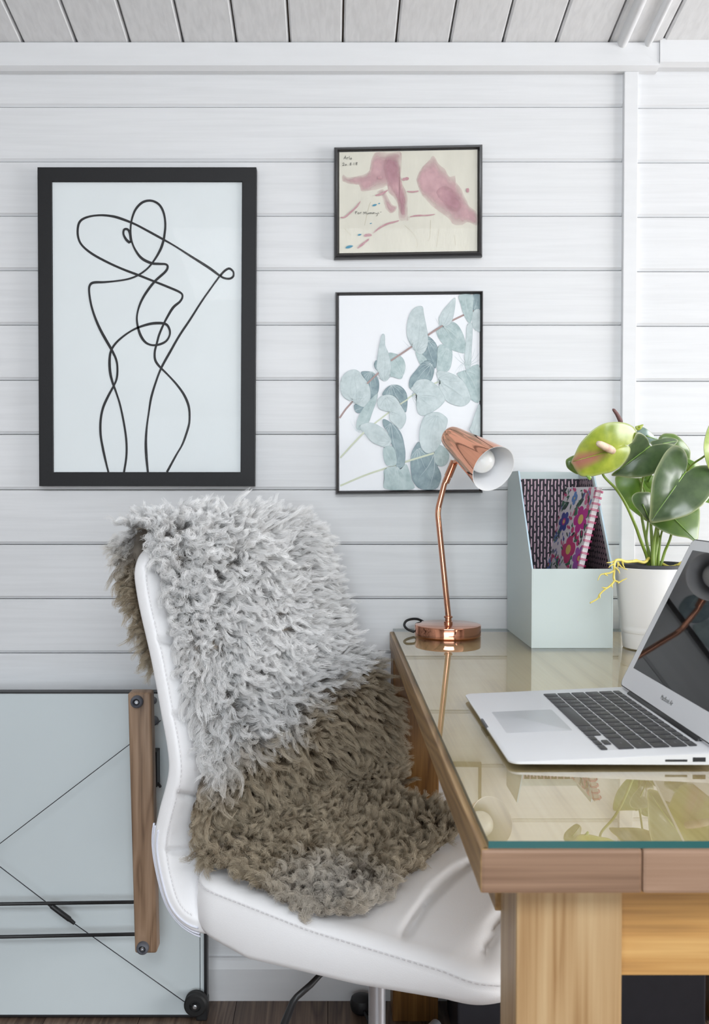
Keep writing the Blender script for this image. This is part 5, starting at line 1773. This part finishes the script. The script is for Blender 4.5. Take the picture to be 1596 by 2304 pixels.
for k in range(5):
    a = 2 * math.pi * k / 5 + .4
    d_ = np.array([math.cos(a), math.sin(a), 0])
    c0 = np.array([mx_, 0, 0])
    pts = [c0 + d_ * .03 + [0, 0, .088], c0 + d_ * .15 + [0, 0, .080], c0 + d_ * .27 + [0, 0, .070]]
    G().tube(pts, [.018, .015, .011], 12).build('base_leg', M['chrome'], chair, True)
    cc = c0 + d_ * .268 + [0, 0, .026]
    n_ = np.array([-d_[1], d_[0], 0])
    autosmooth(G().lathe([(0, -.022), (.02, -.022), (.0255, -.018), (.0255, -.004), (.012, -.003), (.012, .003), (.0255, .004), (.0255, .018), (.02, .022), (0, .022)], cc, n_, 24).tube([cc + [0, 0, .005], cc + [0, 0, .05]], .006, 8).build('castor', M['black_plastic'], chair), 40)

# ================================================================== SHEEPSKIN
path = [(-.338, .82), (-.356, .89), (-.374, .955), (-.374, .992), (-.350, 1.012), (-.320, 1.004), (-.301, .965), (-.291, .905), (-.264, .815), (-.244, .735), (-.230, .675), (-.230, .635), (-.244, .582), (-.240, .535), (-.208, .512), (-.150, .5), (-.08, .491), (.0, .487), (.035, .486)]
SP = catmull(path, 10)
d2 = np.r_[0, np.cumsum(np.hypot(*np.diff(SP, axis=0).T))]
LU = d2[-1]
NU, NV = 120, 48
v0_u = [0, .15, .22, .30, .45, .60, .70, .78, .86, .95, 1.0]
v0_v = [-.185, -.205, -.210, -.206, -.204, -.204, -.202, -.203, -.210, -.218, -.198]
v1_u = [0, .12, .22, .30, .45, .60, .72, .85, .95, 1.0]
v1_v = [.12, .18, .205, .238, .276, .310, .315, .290, .23, .17]


def sheet(u, t):
    """u 0..1 along the pelt, t 0..1 across -> local positions"""
    u = np.asarray(u, float); t = np.asarray(t, float)
    s = u * LU
    x = np.interp(s, d2, SP[:, 0]); z = np.interp(s, d2, SP[:, 1])
    a = np.interp(u, v0_u, v0_v); b_ = np.interp(u, v1_u, v1_v)
    # the end on the seat runs to rounded corners
    y = a + (b_ - a) * t
    over = np.clip(np.abs(y) - .225, 0, None)
    front = (u > .24) & (u < .74)
    x = x - np.where(front & (u < .5), over * .30 * np.sign(y).clip(0, 1), 0)
    far = np.clip((y - .10) / .2, 0, 1.2) ** 1.5
    x = x + .046 * far * np.clip((u - .42) / .19, 0, 1) * np.clip((.86 - u) / .12, 0, 1)
    z = z - np.where(u >= .80, over * .8, 0) * 1.0
    z = z - np.where((u > .1) & (u <= .24), over * .5, 0)
    # soft undulation
    x = x + np.where(u < .75, .004 * np.sin(y * 21 + u * 9), 0)
    z = z + np.where(u >= .75, .003 * np.sin(y * 23 + u * 17), 0)
    return np.stack([x, y, z], -1)


uu, tt = np.meshgrid(np.linspace(0, 1, NU), np.linspace(0, 1, NV), indexing='ij')
HV = sheet(uu.ravel(), tt.ravel())
Fc = [(i * NV + j, i * NV + j + 1, (i + 1) * NV + j + 1, (i + 1) * NV + j) for i in range(NU - 1) for j in range(NV - 1)]
rug = empty('sheepskin', CO, 'shaggy grey brown sheepskin draped over the white chair', 'sheepskin', rz=-TH_C, world_verts=False)
M['hide'] = mat('taupe_underwool', (158, 148, 136), .9, var=.3, vscale=60)
hide = obj('hide', HV, Fc, M['hide'], rug, True)
md = hide.modifiers.new('thick', 'SOLIDIFY'); md.thickness = .003; md.offset = 0


def woolmat():
    """taupe fleece with a silver grey area across the upper back (attribute pale), paler at the tips"""
    m = bpy.data.materials.new('wool'); m.use_nodes = True
    nt = m.node_tree; b = nt.nodes['Principled BSDF']
    b.inputs['Roughness'].default_value = .6
    b.inputs['Specular IOR Level'].default_value = .25
    hi = nt.nodes.new('ShaderNodeHairInfo')

    def ramp(c0, c1, c2):
        rp = nt.nodes.new('ShaderNodeValToRGB')
        rp.color_ramp.elements[0].position = 0.1; rp.color_ramp.elements[0].color = lin(c0)
        rp.color_ramp.elements[1].position = 1.0; rp.color_ramp.elements[1].color = lin(c2)
        q = rp.color_ramp.elements.new(.55); q.color = lin(c1)
        nt.links.new(hi.outputs['Intercept'], rp.inputs[0])
        return rp
    brown = ramp((84, 70, 54), (140, 124, 102), (192, 179, 157))
    silver = ramp((160, 156, 153), (222, 221, 220), (248, 248, 248))
    pa = nt.nodes.new('ShaderNodeAttribute'); pa.attribute_name = 'pale'
    m0 = nt.nodes.new('ShaderNodeMix'); m0.data_type = 'RGBA'
    nt.links.new(pa.outputs['Fac'], m0.inputs['Factor']); nt.links.new(brown.outputs[0], m0.inputs['A']); nt.links.new(silver.outputs[0], m0.inputs['B'])
    a = nt.nodes.new('ShaderNodeAttribute'); a.attribute_name = 'tint'
    mx = nt.nodes.new('ShaderNodeMix'); mx.data_type = 'RGBA'; mx.blend_type = 'MULTIPLY'; mx.inputs['Factor'].default_value = 1
    cb = nt.nodes.new('ShaderNodeCombineColor')
    for i in range(3):
        nt.links.new(a.outputs['Fac'], cb.inputs[i])
    nt.links.new(m0.outputs['Result'], mx.inputs['A']); nt.links.new(cb.outputs[0], mx.inputs['B'])
    nt.links.new(mx.outputs['Result'], b.inputs['Base Color'])
    return m


M['wool'] = woolmat()
NL, NSTR, NP_ = 9800, 36, 7
# lock roots, a little denser towards the rim
lu = rng.random(NL)
lt = rng.random(NL)
edge = rng.random(NL) < .10
lt = np.where(edge, np.where(rng.random(NL) < .5, rng.random(NL) * .03, 1 - rng.random(NL) * .03), lt)
eu = rng.random(NL) < .05
lu = np.where(eu, np.where(rng.random(NL) < .5, rng.random(NL) * .015, 1 - rng.random(NL) * .015), lu)
ep_ = 1e-3


def frame_at(u, t):
    p = sheet(u, t)
    du = sheet(np.clip(u + ep_, 0, 1), t) - sheet(np.clip(u - ep_, 0, 1), t)
    dv = sheet(u, np.clip(t + ep_, 0, 1)) - sheet(u, np.clip(t - ep_, 0, 1))
    du /= np.linalg.norm(du, axis=1)[:, None]; dv /= np.linalg.norm(dv, axis=1)[:, None]
    n = np.cross(dv, du)
    n /= np.linalg.norm(n, axis=1)[:, None]
    return p, du, dv, n


p, du, dv, n = frame_at(lu, lt)
# make sure the normal points away from the chair (front of the back: +x)
chk = frame_at(np.array([.45]), np.array([.5]))[3][0]
if chk[0] < 0:
    n = -n
nzv = np.array([[mnoise.noise((a[0] * 14, a[1] * 14, a[2] * 14)), mnoise.noise((a[0] * 14 + 9, a[1] * 14, a[2] * 14)), mnoise.noise((a[0] * 14, a[1] * 14 + 9, a[2] * 14))] for a in p])
side_out = np.clip((lt - .5) * 2, -1, 1)
so = np.sign(side_out) * np.abs(side_out) ** 4
endu = np.clip((lu - .93) / .07, 0, 1)
begu = np.clip((.10 - lu) / .10, 0, 1)
behind = lu < .2
d0 = n * np.where(behind, .55, .8)[:, None] + dv * (so * .9)[:, None] + du * (endu * .9)[:, None] - du * (begu * .9)[:, None]
near_low = (lt < .16) & (lu > .42) & (lu < .76)
d0 += np.array([0, 0, -1.0]) * (near_low * 1.1)[:, None]
far_up = (lt > .55) & (lu > .2) & (lu < .55)
d0 += (dv * .45 + np.array([0, 0, .25])) * far_up[:, None]
d0 += np.array([0, 0, -1.0]) * np.where(behind, .6, np.where(lu < .36, .02, np.where(lu < .72, .22, 0)))[:, None]
d0 += nzv * .75 + rng.normal(0, .22, (NL, 3))
d0 /= np.linalg.norm(d0, axis=1)[:, None]
LEN_ = .044 * (1 + .28 * rng.normal(0, 1, NL)).clip(.5, 1.6)
LEN_ *= np.where(behind, 1.15, np.where(lu > .74, .85, 1.0)) * np.where((lu > .1) & (lu < .36), 1.1, 1.0)
LEN_ *= 1 - .25 * np.abs(so) * (lt < .5)
# frame around each lock axis
rv = rng.normal(0, 1, (NL, 3))
ax1 = np.cross(d0, rv); ax1 /= np.linalg.norm(ax1, axis=1)[:, None]
ax2 = np.cross(d0, ax1)
turns = rng.uniform(.8, 1.9, NL) * np.where(lt < .55, 1.15, .6)
ph = rng.uniform(0, 6.28, NL)
amp = rng.uniform(.0035, .0068, NL) * np.where(lt < .55, 1.1, .6)
tk = np.linspace(0, 1, NP_)
bend_v = rng.normal(0, .18, (NL, 3)) + np.array([0, 0, -.22])
axis_pts = np.zeros((NL, NP_, 3))
for k, t_ in enumerate(tk):
    c_ = np.cos(ph + turns * 6.283 * t_) - np.cos(ph); s_ = np.sin(ph + turns * 6.283 * t_) - np.sin(ph)
    w_ = (amp * t_ ** .8)
    axis_pts[:, k] = p + d0 * (LEN_ * t_ * (1 - .12 * t_))[:, None] + ax1 * (w_ * c_)[:, None] + ax2 * (w_ * s_)[:, None] + bend_v * (LEN_ * t_ * t_ * .5)[:, None]
# strands inside each lock
ra_ = np.sqrt(rng.random((NL, NSTR))) * .0086
an_ = rng.uniform(0, 6.283, (NL, NSTR))
ox = ra_ * np.cos(an_); oy = ra_ * np.sin(an_)
lenf = rng.uniform(.72, 1.06, (NL, NSTR))
POS = np.zeros((NL, NSTR, NP_, 3), np.float32)
# root offsets lie in the pelt, gathered into a lock towards the tip
for k, t_ in enumerate(tk):
    tt_ = np.clip(t_ * lenf, 0, 1) * (NP_ - 1)
    i0 = np.clip(np.floor(tt_).astype(int), 0, NP_ - 2); fr_ = (tt_ - i0)[..., None]
    li = np.arange(NL)[:, None]
    ctr = axis_pts[li, i0] * (1 - fr_) + axis_pts[li, i0 + 1] * fr_
    sp_ = 1 - .58 * t_ ** 1.1
    tw = 2.2 * t_
    oxr = ox * math.cos(tw) - oy * math.sin(tw); oyr = ox * math.sin(tw) + oy * math.cos(tw)
    offv = du[:, None] * oxr[..., None] + dv[:, None] * oyr[..., None]
    offa = ax1[:, None] * oxr[..., None] + ax2[:, None] * oyr[..., None]
    POS[:, :, k] = ctr + offv * (sp_ * (1 - t_)) + offa * (sp_ * t_)
    if k:
        POS[:, :, k] += rng.normal(0, .0009, (NL, NSTR, 3))
POS = POS.reshape(-1, 3)
hc = bpy.data.hair_curves.new('wool')
NCV = NL * NSTR
hc.add_curves([NP_] * NCV)
hc.attributes['position'].data.foreach_set('vector', POS.ravel())
rad = np.tile(np.linspace(.00026, .00009, NP_).astype(np.float32), NCV)
ra = hc.attributes.get('radius') or hc.attributes.new('radius', 'FLOAT', 'POINT')
ra.data.foreach_set('value', rad)
ti = hc.attributes.new('tint', 'FLOAT', 'CURVE')
tint = (rng.uniform(.86, 1.08, NL)[:, None] * rng.uniform(.92, 1.06, (NL, NSTR))).astype(np.float32)
ti.data.foreach_set('value', tint.ravel())
pt_ = hc.attributes.new('pale', 'FLOAT', 'CURVE')
zb = .650 + .085 * lt ** 1.5
wid = .085 - .06 * lt
pal = np.clip((p[:, 2] - zb) / wid + .5 + nzv[:, 0] * .5, 0, 1) * np.clip((lu - .13) / .08, 0, 1)
pal = pal * pal * (3 - 2 * pal)
pal = np.maximum(pal, .42 * np.clip(1 - np.hypot((lu - .95) / .11, (lt - .12) / .22), 0, 1) ** .7)
pt_.data.foreach_set('value', np.repeat(pal.astype(np.float32), NSTR))
hc.materials.append(M['wool'])
wool = bpy.data.objects.new('wool', hc)
COL.objects.link(wool)
wool.parent = rug
wool['kind'] = 'stuff'
